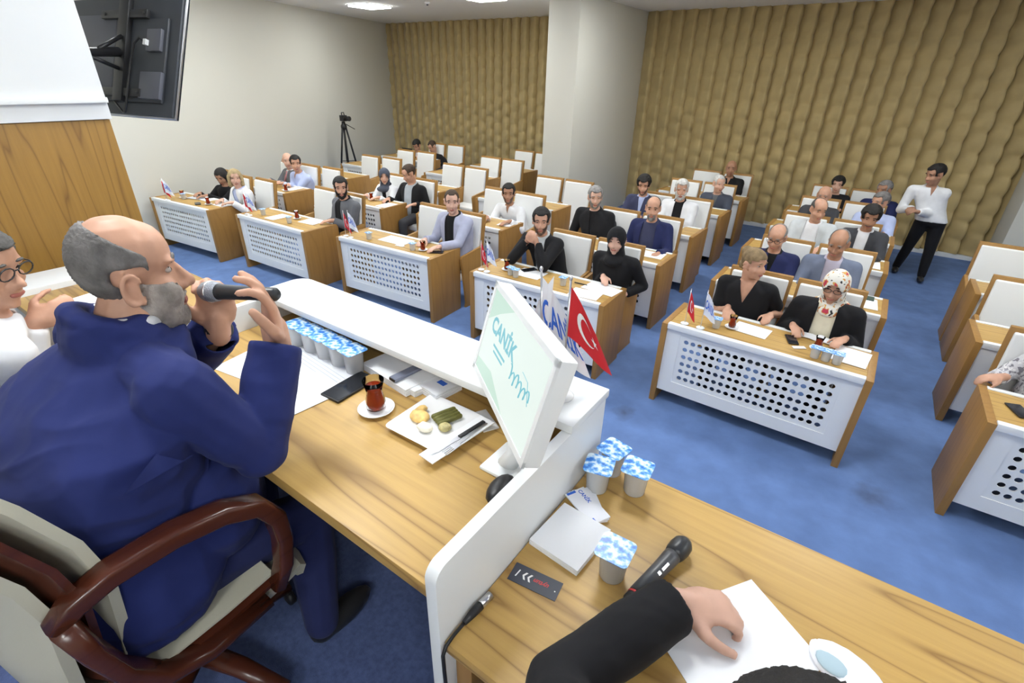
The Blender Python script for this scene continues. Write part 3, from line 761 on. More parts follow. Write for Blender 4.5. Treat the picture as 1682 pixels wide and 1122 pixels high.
        if tie:
            mb = MB(); p0 = spine(0.93) + V((0, -0.098 * s, 0)); p1 = spine(0.45) + V((0, -0.150 * s * g, 0))
            mb.tube([p0 + V((0, 0, 0.02)), p0 + V((0, -0.004, -0.02)), p0.lerp(p1, 0.3), p1], [0.018, 0.014, 0.026, 0.034], 8, flat=(1, 0.35)); 
            obj('tie', mb, X['cloth_' + tie], t, True)
    else:
        mb = MB(); torso(mb, 0.013, 0.985, -0.10)
        arms(mb, 0.011, 0.95, upper_only=(sleeves == 'short'), flat_end=True)
        if top == 'shirt':
            mb.tube([nb + V((0.07 * s * math.cos(a), 0.066 * s * math.sin(a), 0.008 + 0.03 * math.sin(a))) for a in [i * PI / 8 for i in range(17)]], 0.017 * s, 8)
        me = remesh(mb, cv, 5, 'shirt')
        if folds: crease(me, folds)
        if top == 'shirt': vcut(me, cx, spine(0.7).y, nb.z + 0.05, 0.04 * s, nb.z - 0.10, 0.002)
        elif top == 'vneck': vcut(me, cx, spine(0.7).y, nb.z + 0.05, 0.075 * s, nb.z - 0.17, 0.004)
        me.materials.append(X['cloth_' + topc]); link('shirt' if top != 'vneck' else 'blouse', me, t)
        if top == 'shirt':
            for i in range(5):
                q = spine(0.30 + 0.12 * i); q.y -= (0.145 - 0.012 * i) * s * g
                pass
    # --- face and hair
    P = lambda x, f, z: MH @ Matrix.Translation((x, -f, z))
    for k in (-1, 1):
        link('eye', EYE, t, M=P(k * 0.0315, 0.0705, 0.011))
        if brow: link('eyebrow', hm('brow', X['hair_' + ('brown' if hairc.startswith('cloth') else (beardc or hairc) if hairc in ('greyh', 'white') else hairc)]), t, M=P(k * 0.030, 0.086, 0.034) @ Matrix.Scale(-k, 4, (1, 0, 0)))
    link('lips', LIPS, t, M=P(0, 0.0905, -0.064))
    if hair: link('hair' if hair != 'hijab' else 'headscarf', hm(hair, X[hairc] if hair == 'hijab' else X['hair_' + hairc]), t, M=MH)
    if beard: link('beard' if beard != 'moustache' else 'moustache', hm(beard, X['stubble' if beard == 'stubble' and (beardc or hairc) == 'blackh' else 'hair_' + (beardc or hairc)]), t, M=MH)
    if glasses: link('glasses', GLASSES, t, M=P(0, 0.100, 0.013))
    return t

SPK = (-0.9, 0.6, 2.1)
def seat(c, r, side, who, head, **kw):
    """audience member in a hall chair; head given in the world"""
    x, y, a = DESK[(c, r)]
    if c == 5: cxs = CR[c][r] + (0.28 if side == 'L' else 0.87)
    else: cxs = CR[c][r] - (0.28 if side == 'R' else 0.87)
    OCC[(c, r, side)] = who
    if side == 'X': cxs = -9.22
    hy = y + 0.79 - (0.06 if c == 0 and side != 'R' else 0)
    hx = kw.pop('hx', cxs * 0.5 + head[0] * 0.5)
    z = head[2]; kw.setdefault('scale', 0.99)
    kw.setdefault('vox', 0.0115 if r == 0 else 0.0135 if r == 1 else 0.015)
    zz = DH + 0.045
    R = kw.pop('R', None); L = kw.pop('L', None); dy = y + 0.40
    if R is None: R = (head[0] - 0.15, dy, zz)
    if L is None: L = (head[0] + 0.15, dy, zz)
    lab = kw.pop('label')
    return person(lab, (hx, hy, 0), 0, head, R=R, L=L, **kw)
seat(0, 0, 'L', 'the blonde woman', (-8.13, 4.08, 1.17), label='woman with blonde bob in a white jacket, seated at the leftmost front desk', top='jacket', topc='whitec', shirtc='ltblue', open_=(0.07, 0.04, 0.55), hair='bob', hairc='blonde', skin='skin3', scale=0.93, look=(0, 0, 2.6))
person('woman with long dark hair looking down beside the left wall, behind the leftmost front desk', (-8.98, 4.30, 0), 0.3, (-8.85, 4.23, 1.09), pitch=0.55, yaw=0.2, top='tee', topc='black', hair='long', hairc='blackh', skin='skin2', scale=0.93, vox=0.014, R=(-9.04, 3.90, 0.84), L=(-8.78, 3.88, 0.84))
seat(0, 1, 'X', 'the bald man in a grey suit', (-9.08, 5.60, 1.17), label='bald man in grey suit with pink tie, second row by the left wall', topc='grey', tie='pink', hair=None, hairc='greyh', skin='skin3', look=(0, 0, 2.6), scale=0.97)
seat(0, 1, 'L', 'the man in a light blue shirt', (-8.68, 5.50, 1.17), label='dark-haired man in light blue shirt leaning on desk with folded arms', top='shirt', topc='ltblue', hair='short', hairc='blackh', skin='skin', R=(-8.58, 5.22, 0.85), L=(-8.72, 5.20, 0.86), look=(0, 0, 2.6), girth=1.12)
seat(1, 0, 'R', 'the bearded man in a grey jacket', (-6.0, 4.42, 1.25), label='dark-bearded man in grey jacket over black T-shirt, front row', topc='grey', shirtc='black', hair='short', hairc='blackh', beard='beard', open_=(0.06, 0.05, 0.5), R=(-6.22, 4.28, 0.75), L=(-5.98, 4.2, 0.84), hx=-6.2)
seat(1, 1, 'L', 'the woman in a slate headscarf', (-6.75, 5.87, 1.13), label='woman in slate headscarf and white jacket over black top, second row', topc='whitec', shirtc='black', open_=(0.05, 0.05, 0.5), hair='hijab', hairc='cloth_slatec', skin='skin3', scale=0.92, look=(-1, 0, 2))
seat(1, 1, 'R', 'the balding man in a black jacket', (-6.22, 5.93, 1.22), label='balding man in black jacket over pale blue-grey shirt looking down, second row', topc='black', shirtc='ltgrey', open_=(0.08, 0.10, 0.5), hair='receding', hairc='brown', pitch=0.45, yaw=-0.4, skin='skin', girth=1.15, R=(-6.42, 5.62, 0.84), L=(-5.95, 5.75, 0.80))
seat(0, 4, 'L', 'the man bent over a laptop', (-9.78, 9.66, 1.04), label='dark-haired man in white shirt bent over a laptop in the back row, left', top='shirt', topc='whitec', hair='short', hairc='blackh', pitch=0.6, yaw=0.2)
seat(0, 4, 'R', 'the man in a black T-shirt with bowed head', (-9.3, 9.72, 1.05), label='balding man in black T-shirt with bowed head, back row left', top='tee', topc='black', hair='buzz', hairc='brown', pitch=0.6, yaw=-0.2, sleeves='short', girth=1.15)
seat(2, 0, 'R', 'the man in a pale checked blazer', (-4.16, 4.64, 1.29), label='short-haired man in pale checked blazer over black shirt, front row', topc='checked', shirtc='black', hair='buzz', hairc='brown', open_=(0.07, 0.075, 0.5), skin='skin3', look=(0, 0, 2.6), R=(-4.36, 4.34, 0.84), L=(-4.02, 4.24, 0.845), girth=1.06)
seat(2, 1, 'R', 'the man writing in a white shirt', (-4.30, 6.03, 1.15), label='dark-haired man in white shirt holding a pen over a notebook', top='shirt', topc='whitec', hair='short', hairc='blackh', beard='stubble', yaw=0.55, pitch=0.05, skin='skin2', R=(-4.46, 5.72, 0.84), L=(-4.06, 5.73, 0.845))
seat(3, 0, 'L', 'the man with clasped hands', (-2.84, 4.60, 1.28), label='dark-haired bearded man in black jacket with hands clasped at his mouth', topc='black', shirtc='palegrey', hair='short', hairc='blackh', beard='stubble', open_=(0.06, 0.06, 0.5), skin='skin', R=(-2.905, 4.44, 1.085), L=(-2.785, 4.44, 1.085), elbowR=(-3.05, 4.36, 0.865), elbowL=(-2.64, 4.36, 0.865), Rh=((0.35, -0.3, 0.75), (-0.4, -0.8, 0.1), 0.8), Lh=((-0.35, -0.3, 0.75), (0.4, -0.8, 0.1), 0.8), look=(-0.3, 0, 2.3))
seat(3, 0, 'R', 'the woman in a black headscarf', (-1.97, 4.66, 1.22), label='woman in black headscarf and black top with one hand on papers', top='tee', topc='black', hair='hijab', hairc='cloth_black', pants='black', skin='skin3', scale=0.95, R=(-2.02, 4.55, 0.85), L=(-1.78, 4.6, 0.70), look=(-1, 0.2, 2.0), girth=1.12)
seat(3, 1, 'L', 'the grey-haired man in black', (-2.96, 6.12, 1.27), label='ruddy grey-haired man in black jacket and black sweater, second row', topc='black', shirtc='black', hair='short', hairc='greyh', beard='stubble', beardc='greyh', skin='skin3', girth=1.25, look=(0.6, 0.6, 1.6), R=(-3.2, 5.85, 0.70), L=(-2.7, 5.85, 0.70))
seat(3, 1, 'R', 'the bald man with a grey goatee', (-2.16, 6.12, 1.25), label='bald man with grey goatee in navy jacket over navy T-shirt', topc='navy', shirtc='navytee', open_=(0.08, 0.11, 0.5), hair='sides', hairc='dkgrey', beard='goatee', beardc='greyh', skin='skin', girth=1.15, look=(-0.5, 0.3, 2.3), R=(-2.36, 5.88, 0.72), L=(-1.9, 5.8, 0.80))
seat(3, 2, 'L', 'the man in a navy blazer and pale blue shirt', (-2.86, 7.54, 1.24), label='dark-haired man in navy blazer and pale blue shirt, third row', topc='navytee', shirtc='ltblue', hair='full', hairc='blackh', beard='stubble', pitch=0.25, girth=1.1)
seat(3, 2, 'R', 'the white-haired man in a white jacket', (-2.28, 7.54, 1.25), label='white-haired moustached man in white jacket over black T-shirt', topc='whitec', shirtc='black', open_=(0.06, 0.07, 0.5), hair='short', hairc='white', beard='beard', beardc='white', skin='skin', girth=1.12, look=(0.2, 0, 2.4))
seat(3, 3, 'R', 'the white-haired man looking aside', (-2.1, 8.92, 1.16), label='white-haired man in dark jacket over grey sweater looking aside, fourth row', topc='slatec', shirtc='grey', hair='buzz', hairc='white', yaw=0.7, skin='skin3', R=(-2.2, 8.6, 0.75), L=(-1.95, 8.6, 0.75))
seat(3, 4, 'R', 'the bald man in a black shirt', (-2.26, 10.26, 1.23), label='bald man in black short-sleeved shirt, back row by the quilted wall', top='shirt', topc='black', sleeves='short', hair=None, hairc='brown', skin='skin2', girth=1.15, look=(-0.5, 0, 2.2))
seat(4, 0, 'L', 'the woman with a hair bun', (-0.67, 4.67, 1.25), label='woman with dark blonde bun in black zip blouse, head turned away', top='vneck', topc='black', hair='bun', hairc='dkblonde', pants='black', skin='skin', scale=0.96, yaw=1.15, pitch=0.05, R=(-0.76, 4.50, 0.86), L=(-0.42, 4.62, 0.845), sleeves='short', girth=1.08, Rh=((0.15, -0.75, -0.25), (0, -0.3, 1), 0.45))
seat(4, 0, 'R', 'the woman in a floral headscarf', (-0.02, 4.60, 1.23), label='woman in floral headscarf and glasses, black jacket over cream blouse', topc='black', shirtc='cream', open_=(0.07, 0.08, 0.5), hair='hijab', hairc='cloth_floral', pants='black', glasses=True, skin='skin', scale=0.96, pitch=0.3, yaw=-0.1, R=(-0.22, 4.50, 0.85), L=(0.16, 4.48, 0.85), girth=1.2)
seat(4, 1, 'L', 'the man in glasses and a navy jacket', (-0.70, 6.01, 1.18), label='grey-haired man in glasses and navy jacket looking down, second row', topc='navy', shirtc='black', hair='sides', hairc='greyh', glasses=True, skin='skin', pitch=0.35, yaw=-0.1, girth=1.15)
seat(4, 1, 'R', 'the man in a blue-grey jacket', (-0.13, 5.98, 1.23), label='balding grey-haired man in blue-grey jacket and pale shirt looking down', topc='bluegrey', shirtc='lilac', hair='sides', hairc='greyh', skin='skin2', pitch=0.4, yaw=-0.15, girth=1.15, open_=(0.07, 0.05, 0.5))
seat(4, 2, 'L', 'the man in a white and grey zip jacket', (-0.49, 7.46, 1.25), label='balding man in white and grey zip jacket over white T-shirt', topc='palegrey', shirtc='whitec', hair='sides', hairc='dkgrey', skin='skin', pitch=0.25, yaw=0.5, girth=1.12, open_=(0.07, 0.10, 0.5))
seat(4, 2, 'R', 'the moustached man in a dark suit', (0.07, 7.46, 1.24), label='dark-haired moustached man in dark suit and white shirt, third row', topc='charcoal', shirtc='whitec', hair='full', hairc='blackh', beard='moustache', beardc='dkgrey', skin='skin2', pitch=0.25, yaw=0.1, open_=(0.06, 0.05, 0.55))
seat(4, 3, 'L', 'the bald man half hidden in the fourth row', (-0.57, 8.84, 1.19), label='bald man in dark grey jacket, fourth row, half hidden by the man in white', topc='charcoal', shirtc='charcoal', hair=None, hairc='greyh', skin='skin', pitch=0.2)
seat(4, 3, 'R', 'the man in a pale blue shirt', (0.13, 8.82, 1.20), label='man in pale blue shirt turning his head, fourth row beside the aisle', top='shirt', topc='ltblue', hair='short', hairc='saltpep', skin='skin', yaw=-0.7)
seat(4, 4, 'L', 'the youth in black', (-0.50, 10.05, 1.19), label='young person with dark fringe in black T-shirt, back row', top='tee', topc='black', hair='full', hairc='blackh', skin='skin3', scale=0.9)
seat(4, 4, 'R', 'the grey-haired man in a dark jacket', (0.14, 10.05, 1.19), label='grey-haired man in dark jacket, back row near the standing man', topc='navy', shirtc='black', hair='short', hairc='greyh', skin='skin2', yaw=-0.5)
seat(5, 0, 'L', 'the woman in a floral blouse', (1.50, 4.62, 1.23), label='woman in grey and white floral blouse, cut off by the right edge', top='tee', topc='floralgrey', hair='long', hairc='brown', skin='skin', R=(1.13, 4.48, 0.86), L=(1.62, 4.3, 0.845), Rh=((-0.7, -0.3, -0.15), (-0.2, -0.2, 1), 0.45), scale=0.98, girth=1.1)
# standing man in the aisle
person('standing man in white shirt and black trousers in the aisle by the quilted wall', (0.83, 9.62, 0), 0, (0.66, 9.52, 1.55), yaw=-0.9, pitch=0.3, top='shirt', topc='whitec', pants='black', hair='short', hairc='blackh', skin='skin2', hipz=0.90, vox=0.0125,
       R=(0.55, 9.38, 1.08), L=(0.62, 9.34, 1.05), Rh=((-0.3, -0.7, 0.1), (0, 0, 1), 0.7), Lh=((-0.6, -0.5, 0.1), (0, 0, 1), 0.7),
       legs={-1: [(0.74, 9.64, 0.86), (0.70, 9.74, 0.46), (0.66, 9.90, 0.09)], 1: [(0.92, 9.62, 0.86), (0.96, 9.62, 0.46), (0.985, 9.60, 0.09)]})

# chairs: now that the occupants are known
for c in CR:
    for r, xr in enumerate(CR[c]):
        if (c, r) not in DESK: continue
        x, y, a = DESK[(c, r)]
        for side in ('L', 'R'):
            cx = xr + (0.285 if side == 'L' else 0.865) if c == 5 else xr - (0.285 if side == 'R' else 0.865)
            cy = y + 0.535 - (0.06 if c == 0 and side == 'L' else 0)
            who = OCC.get((c, r, side))
            if c == 5 and side == 'R': continue
            if who: lb = 'white padded wood-framed chair under ' + who
            else: lb = 'empty white padded wood-framed chair, %s seat, %s row, %s column' % ('left' if side == 'L' else 'right', ROWN[r], COLN[c])
            put_chair(cx, cy, lb, 0)
put_chair(-9.17, 4.04, 'white padded wood-framed chair under the long-haired woman by the left wall')
put_chair(-9.30, 5.30, 'white padded wood-framed chair under the bald man in a grey suit')
# ------------------------------------------------------------------ dais desks
t = thing('dais_desk', 'long wooden dais desk of the man in the blue suit, with raised white ledge', 'desk', (-1.2, 0.8, DAIS))
O = V((-1.2, 0.8, DAIS))
def dbox(name, x0, x1, y0, y1, z0, z1, m, parent, bev=0.0):
    mb = MB(); mb.box(x0 - parent.location.x, x1 - parent.location.x, y0 - parent.location.y, y1 - parent.location.y, z0 - parent.location.z, z1 - parent.location.z)
    return obj(name, mb, m, parent, bevel=bev)
dbox('tabletop', -1.905, -0.49, 0.455, 1.11, ZS - 0.04, ZS, X['wood'], t, 0.004)
dbox('front_panel', -1.905, -0.49, 1.11, 1.14, DAIS, 1.845, X['wood_z_shaded'], t)
def rpanel(name, x0, x1, y0, y1, z0, z1, parent, m=X['white']):
    r = 0.035; p = [(y0, z0), (y1, z0), (y1, z1)] + [(y0 + r - r * math.sin(a), z1 - r + r * math.cos(a)) for a in [i * PI / 12 for i in range(7)]]
    q = parent.location
    mb = MB(); mb.prism([(a - q.y, b - q.z) for a, b in p], 'X', x0 - q.x, x1 - q.x); return obj(name, mb, m, parent, bevel=0.002)
rpanel('divider', -0.490, -0.460, 0.43, 1.155, DAIS, 1.845, t)
rpanel('divider', -1.935, -1.905, 0.43, 1.155, DAIS, 1.845, t)
mb = MB(); q = t.location
mb.prism([(-1.935 - q.x, 0.945 - q.y), (-0.457 - q.x, 0.945 - q.y), (-0.457 - q.x, 1.168 - q.y)] + [(-1.935 + 0.06 - 0.06 * math.sin(a) - q.x, 1.168 - 0.06 + 0.06 * math.cos(a) - q.y) for a in [i * PI / 12 for i in range(7)]], 'Z', 1.845 - q.z, 1.872 - q.z)
obj('ledge', mb, X['white'], t, bevel=0.005)
t2 = thing('dais_desk', 'lower wooden dais desk in the foreground with microphone and black card on it', 'desk', (0.3, 0.8, DAIS))
dbox('tabletop', -0.458, 1.6, 0.44, 1.165, ZR - 0.035, ZR, X['wood'], t2, 0.004)
dbox('leg_panel', -0.456, -0.412, 0.47, 1.10, DAIS, ZR - 0.036, X['wood_z_shaded'], t2)
dbox('leg_panel', 1.54, 1.58, 0.47, 1.10, DAIS, ZR - 0.036, X['wood_z_shaded'], t2)
dbox('front_panel', -0.40, 1.535, 1.10, 1.13, DAIS, ZR - 0.036, X['wood_z_shaded'], t2)
t3 = thing('dais_desk', 'lower wooden dais desk of the man in glasses, by the wood wall', 'desk', (-2.6, 0.8, DAIS))
dbox('tabletop', -3.36, -1.938, 0.44, 1.165, ZR - 0.035, ZR, X['wood'], t3, 0.004)
dbox('front_panel', -3.36, -1.94, 1.10, 1.13, DAIS, ZR - 0.036, X['wood_z_shaded'], t3)
dbox('end_ledge', -3.64, -3.362, 0.10, 1.165, ZR - 0.20, ZR + 0.03, X['white'], t3, 0.008)
dbox('leg_panel', -3.62, -3.40, 0.14, 1.10, DAIS, ZR - 0.201, X['white'], t3)

# ------------------------------------------------------------------ the three people on the dais
spk = person('grey-bearded man in blue suit speaking into a microphone at the dais desk', (-1.31, 0.155, DAIS), PI, (-1.335, 0.385, 2.245), yaw=-0.25, pitch=0.02, drop=0.128, col=(0.03, 0.058), hscale=1.14, folds=0.006, extra=(((-0.03, -0.17, 0.74), (0.21, 0.15, 0.20)),), top='jacket', topc='suitblue', shirtc='whitec', open_=(0.05, 0.01, 1.0), tie='black', pants='navy',
    hair='sides', hairc='saltpep', beard='beard', beardc='greybeard', skin='skin', scale=1.01, headscale=1.06, aniso=(1.0, 0.88, 1.08), vox=0.0055, girth=1.34, fat=0.003, hipz=0.60, nose=1.15, hunch=0.085, cuff=0.004,
    R=(-1.125, 0.575, 2.065), elbowR=(-1.06, 0.435, 1.835), L=(-1.37, 0.545, 2.035), elbowL=(-1.60, 0.50, 1.83),
    Rh=((0.0, 0.0, 1.0), (-0.35, -1.0, 0.0), (0.55, 0.42, 0.30, 0.25), 1), Lh=((-0.05, -0.15, 1.0), (0.8, -0.5, 0.0), (0.75, 0.75, 0.8, 0.85), -1),
    legs={-1: [(-1.20, 0.12, 1.53), (-1.15, 0.56, 1.45), (-1.10, 0.50, 1.03)], 1: [(-1.42, 0.12, 1.53), (-1.46, 0.56, 1.45), (-1.46, 0.52, 1.03)]})
def along(root, name, mb_fn): pass
# watch on his left wrist, ring on the right hand
mb = MB(); Bi = (Matrix.Translation(V((-1.31, 0.155, DAIS))) @ Matrix.Rotation(PI, 4, 'Z')).inverted()
wl = Bi @ V((-1.375, 0.548, 2.03)); dl = (wl - Bi @ V((-1.60, 0.50, 1.83))).normalized()
Rz = dl.to_track_quat('Z', 'Y').to_matrix()
mb.lathe([(0.033, -0.012), (0.0365, -0.010), (0.0365, 0.010), (0.033, 0.012)], 18, wl, 0, Rz)
obj('watch', mb, X['black'], spk, True)
# microphone he holds
def axis_obj(a, b):
    a, b = V(a), V(b); d = b - a
    return a, d.to_track_quat('Z', 'Y').to_euler(), d.length
a0, e0, L0 = axis_obj((-1.325, 0.515, 2.168), (-1.13, 0.585, 2.187))
t = thing('microphone', 'handheld microphone with grey mesh head held by the man in blue', 'microphone', a0); t.rotation_euler = e0
mb = MB(); mb.lathe([(0.004, -0.004), (0.016, 0.0), (0.024, 0.012), (0.027, 0.026), (0.027, 0.036), (0.0245, 0.05), (0.021, 0.056)], 22); obj('grille', mb, X['mesh'], t, True)
mb = MB(); mb.lathe([(0.0272, 0.027), (0.0285, 0.030), (0.0272, 0.034)], 22); obj('grille_band', mb, X['steel'], t, True)
mb = MB(); mb.lathe([(0.021, 0.056), (0.0195, 0.07), (0.018, 0.12), (0.017, 0.225), (0.012, 0.232)], 20); obj('handle', mb, X['mic'], t, True)
person('man in white shirt and glasses at the left edge, reading papers at the dais', (-2.43, 0.0, DAIS), PI, (-2.37, 0.275, 2.065), look=(-0.6, 1.6, 1.5), pitch=0.25, top='shirt', topc='whitec', hair='short', hairc='dkgrey', glasses=True, skin='skin', scale=1.0, vox=0.010, girth=1.12,
    R=(-2.37, 0.33, 1.83), L=(-2.57, 0.42, 1.80), Rh=((-0.25, -0.85, 0.35), (-0.9, 0.2, 0.3), 0.7, 1))
person('person in black jacket in the foreground, left hand resting on a white sheet', (0.13, -0.02, DAIS), PI, (0.125, 0.322, 2.02), yaw=0.0, pitch=0.55, top='tee', topc='black', hair='full', hairc='blackh', skin='skin3', vox=0.0075, scale=1.0,
    folds=0.004, L=(-0.088, 0.785, 1.668), elbowL=(-0.215, 0.485, 1.675), R=(0.34, 0.66, 1.67), Lh=((-0.90, -0.42, 0.06), (0.05, 0.05, 1), (0.85, 0.85, 0.9, 1.0), -1), cuff=0.006)
# executive chair
t = thing('executive_chair', 'cream leather executive chair with dark wood arms under the man in blue', 'chair', (-1.30, 0.10, DAIS))
def T(p): return V((p[0] + 1.30, p[1] - 0.10, p[2] - DAIS))
def slab(prof_c, w, th0, th1, name, m, curve=0.0):
    # prof_c: (y,z) centre line from bottom to top; slab between offsets th0 (front) and th1 (rear), half width w(i)
    n = len(prof_c); fr, bk = [], []
    for i, (y, z) in enumerate(prof_c):
        a = prof_c[max(0, i - 1)]; b = prof_c[min(n - 1, i + 1)]; d = V((0, b[0] - a[0], b[1] - a[1])).normalized(); nn = V((0, d.z, -d.y))
        fr.append((y + nn.y * th0, z + nn.z * th0)); bk.append((y + nn.y * th1, z + nn.z * th1))
    mb = MB(); vs = []; K = 10
    for i in range(n):
        wi = w[i] if isinstance(w, (list, tuple)) else w
        ring = [(-wi, bk[i]), (-wi, fr[i])]; 
        pts = []
        for k in range(K + 1):
            u = -1 + 2 * k / K; e = (1 - abs(u) ** 6) ** 0.5 if abs(u) < 1 else 0
            mid = ((fr[i][0] + bk[i][0]) / 2, (fr[i][1] + bk[i][1]) / 2)
            pts.append((u * wi, mid[0] + (fr[i][0] - mid[0]) * max(e, 0.35), mid[1] + (fr[i][1] - mid[1]) * max(e, 0.35)))
        for k in range(K, -1, -1):
            u = -1 + 2 * k / K; e = (1 - abs(u) ** 6) ** 0.5 if abs(u) < 1 else 0
            mid = ((fr[i][0] + bk[i][0]) / 2, (fr[i][1] + bk[i][1]) / 2)
            pts.append((u * wi, mid[0] + (bk[i][0] - mid[0]) * max(e, 0.35), mid[1] + (bk[i][1] - mid[1]) * max(e, 0.35)))
        vs += [T((p[0] - 1.30, p[1] + curve * min(1, 0.25 + i * 0.22) * (p[0] / wi) ** 2, p[2])) for p in pts]
    S = 2 * (K + 1)
    fs = [(i * S + j, i * S + (j + 1) % S, (i + 1) * S + (j + 1) % S, (i + 1) * S + j) for i in range(n - 1) for j in range(S)]
    fs += [tuple(range(S)), tuple((n - 1) * S + j for j in range(S))]
    mb.add(vs, fs); o = obj(name, mb, m, t); shade_auto(o.data); return o
BK = [(0.01, 1.42), (-0.035, 1.50), (-0.045, 1.62), (-0.055, 1.74), (-0.08, 1.86), (-0.125, 1.98), (-0.18, 2.08), (-0.225, 2.14)]
BWd = [0.23, 0.245, 0.255, 0.265, 0.275, 0.27, 0.25, 0.22]
slab(BK, [w - 0.005 for w in BWd], 0.018, 0.075, 'back_cushion', X['cream'], 0.10)
slab(BK, [w + 0.012 for w in BWd], -0.022, 0.018, 'back_frame', X['mahog'], 0.10)
slab(BK, [w - 0.004 for w in BWd], -0.085, -0.022, 'back_padding', X['cream'], 0.10)
ST = [(0.03, 1.40), (0.12, 1.395), (0.25, 1.40), (0.38, 1.415), (0.455, 1.43), (0.485, 1.40), (0.47, 1.365)]
slab(ST, 0.262, 0.0, 0.055, 'seat_cushion', X['cream'])
slab([(y, z) for y, z in ST[:4]], 0.275, -0.035, -0.002, 'seat_frame', X['mahog'])
slab([(y, z) for y, z in ST[:4]], 0.268, -0.055, -0.036, 'seat_underside', X['cream'])
for sx in (-1, 1):
    mb = MB(); x = -1.30 + sx * 0.285
    pts = [(x, -0.02, 1.735), (x, 0.015, 1.765), (x, 0.08, 1.785), (x, 0.20, 1.785), (x, 0.30, 1.765), (x, 0.375, 1.725), (x, 0.41, 1.66), (x, 0.415, 1.58), (x, 0.40, 1.49), (x - sx * 0.005, 0.37, 1.42)]
    mb.tube([T(p) for p in pts], [0.024, 0.027, 0.029, 0.030, 0.030, 0.030, 0.029, 0.027, 0.025, 0.022], 24, flat=(1.0, 0.80), sq=0.45)
    for i, v in enumerate(mb.v):
        pass
    obj('armrest', mb, X['mahog'], t, True)
    mb = MB(); mb.tube([T((x, -0.01, 1.74)), T((x, 0.005, 1.64)), T((x, 0.03, 1.53)), T((x, 0.085, 1.435)), T((x, 0.18, 1.40)), T((x, 0.34, 1.405))], [0.036, 0.034, 0.032, 0.03, 0.027, 0.02], 24, flat=(0.6, 1.1), sq=0.5); obj('arm_bracket', mb, X['mahog'], t, True)
mb = MB(); mb.lathe([(0.03, 0.10), (0.03, 0.34), (0.06, 0.36), (0.10, 0.40)], 16, (0, 0.10, 0)); obj('gas_column', mb, X['black'], t, True)
for i in range(5):
    a = i * 2 * PI / 5 + 0.35; c_, s_ = math.cos(a), math.sin(a)
    mb = MB(); mb.tube([(0.03 * c_, 0.10 + 0.03 * s_, 0.13), (0.16 * c_, 0.10 + 0.16 * s_, 0.125), (0.31 * c_, 0.10 + 0.31 * s_, 0.085)], [0.034, 0.03, 0.024], 10, flat=(1, 0.7)); lg_ = obj('base_leg', mb, X['mahog'], t, True)
    mb = MB(); mb.lathe([(0.022, -0.013), (0.028, -0.009), (0.028, 0.009), (0.022, 0.013)], 14, (0.305 * c_, 0.10 + 0.305 * s_, 0.030), 0, Matrix.Rotation(PI / 2, 3, 'X') @ Matrix.Rotation(0.0, 3, 'Z')); mb.tube([(0.305 * c_, 0.10 + 0.305 * s_, 0.035), (0.305 * c_, 0.10 + 0.305 * s_, 0.09)], 0.008, 8); obj('caster', mb, X['black'], lg_, True)

# ------------------------------------------------------------------ small things
def paper(name, label, x, y, z, w, h, rz, m=X['paper'], th=0.0015, group=None, cat='paper', lines=0):
    mb = MB(); mb.box(-w / 2, w / 2, -h / 2, h / 2, 0, th)
    if lines:
        t = thing(name, label, cat, (x, y, z), rz, group); obj('sheet', mb, m, t)
        mb = MB()
        for i in range(lines):
            yy = h * 0.36 - i * h * 0.72 / lines; l = w * (0.36 if i % 4 else 0.22)
            mb.box(-w * 0.38, -w * 0.38 + l * 2, yy, yy + 0.0022, th, th + 0.0002)
        obj('printed_lines', mb, X['paper2'], t); return t
    o = obj(name, mb, m, None); o.location = (x, y, z); o.rotation_euler = (0, 0, rz); return tag(o, label, cat, group)
def make_cup():
    t = thing('water_cup', '', 'cup')
    mb = MB(); mb.lathe([(r_ * 1.22, z_ * 1.22) for r_, z_ in [(0.0235, 0.0), (0.0245, 0.002), (0.029, 0.066), (0.0315, 0.068), (0.0315, 0.070), (0.0285, 0.070), (0.0275, 0.066), (0.0232, 0.003)]], 20); obj('cup', mb, X['plastic'], t, True)
    mb = MB(); r = 0.0405
    pts = []
    for cx_, cy_, a0_ in ((1, 1, 0), (-1, 1, 1), (-1, -1, 2), (1, -1, 3)):
        for i in range(4):
            a = (a0_ + i / 3) * PI / 2; pts.append((cx_ * (r - 0.012) + 0.012 * math.cos(a), cy_ * (r - 0.012) + 0.012 * math.sin(a)))
    mb.prism(pts, 'Z', 0.0858, 0.0880); obj('foil_lid', mb, X['lid'], t)
    return t
cup0 = make_cup(); cup_n = 0
def cup(x, y, z, rz, label, group='sealed water cups'):
    global cup_n
    cup_n += 1
    if cup_n == 1: cup0.location = (x, y, z); cup0.rotation_euler = (0, 0, rz); cup0['label'] = label; cup0['group'] = group; return cup0
    return dup(cup0, (x, y, z), rz, label, group)
def make_tea():
    t = thing('tea_glass', '', 'glass')
    prof = [(0.022, 0.0), (0.0295, 0.006), (0.0315, 0.026), (0.025, 0.056), (0.0245, 0.068), (0.033, 0.104)]
    mb = MB(); mb.lathe([(r, z) for r, z in prof] + [(r - 0.0016, z + (0.004 if z < 0.01 else 0)) for r, z in reversed(prof)], 24, (0, 0, 0.009)); obj('glass', mb, X['glass'], t, True)
    mb = MB(); mb.lathe([(0.018, 0.0145), (0.0272, 0.0165), (0.0293, 0.035), (0.0228, 0.065), (0.0224, 0.077), (0.0265, 0.092)], 24); obj('tea', mb, X['tea'], t, True)
    mb = MB(); mb.lathe([(0.03, 0.0), (0.034, 0.001), (0.056, 0.011), (0.057, 0.013), (0.054, 0.0125), (0.034, 0.006), (0.028, 0.0085), (0.01, 0.0085)], 28); obj('saucer', mb, X['porc'], t, True)
    return t
tea0 = make_tea(); tea_n = 0
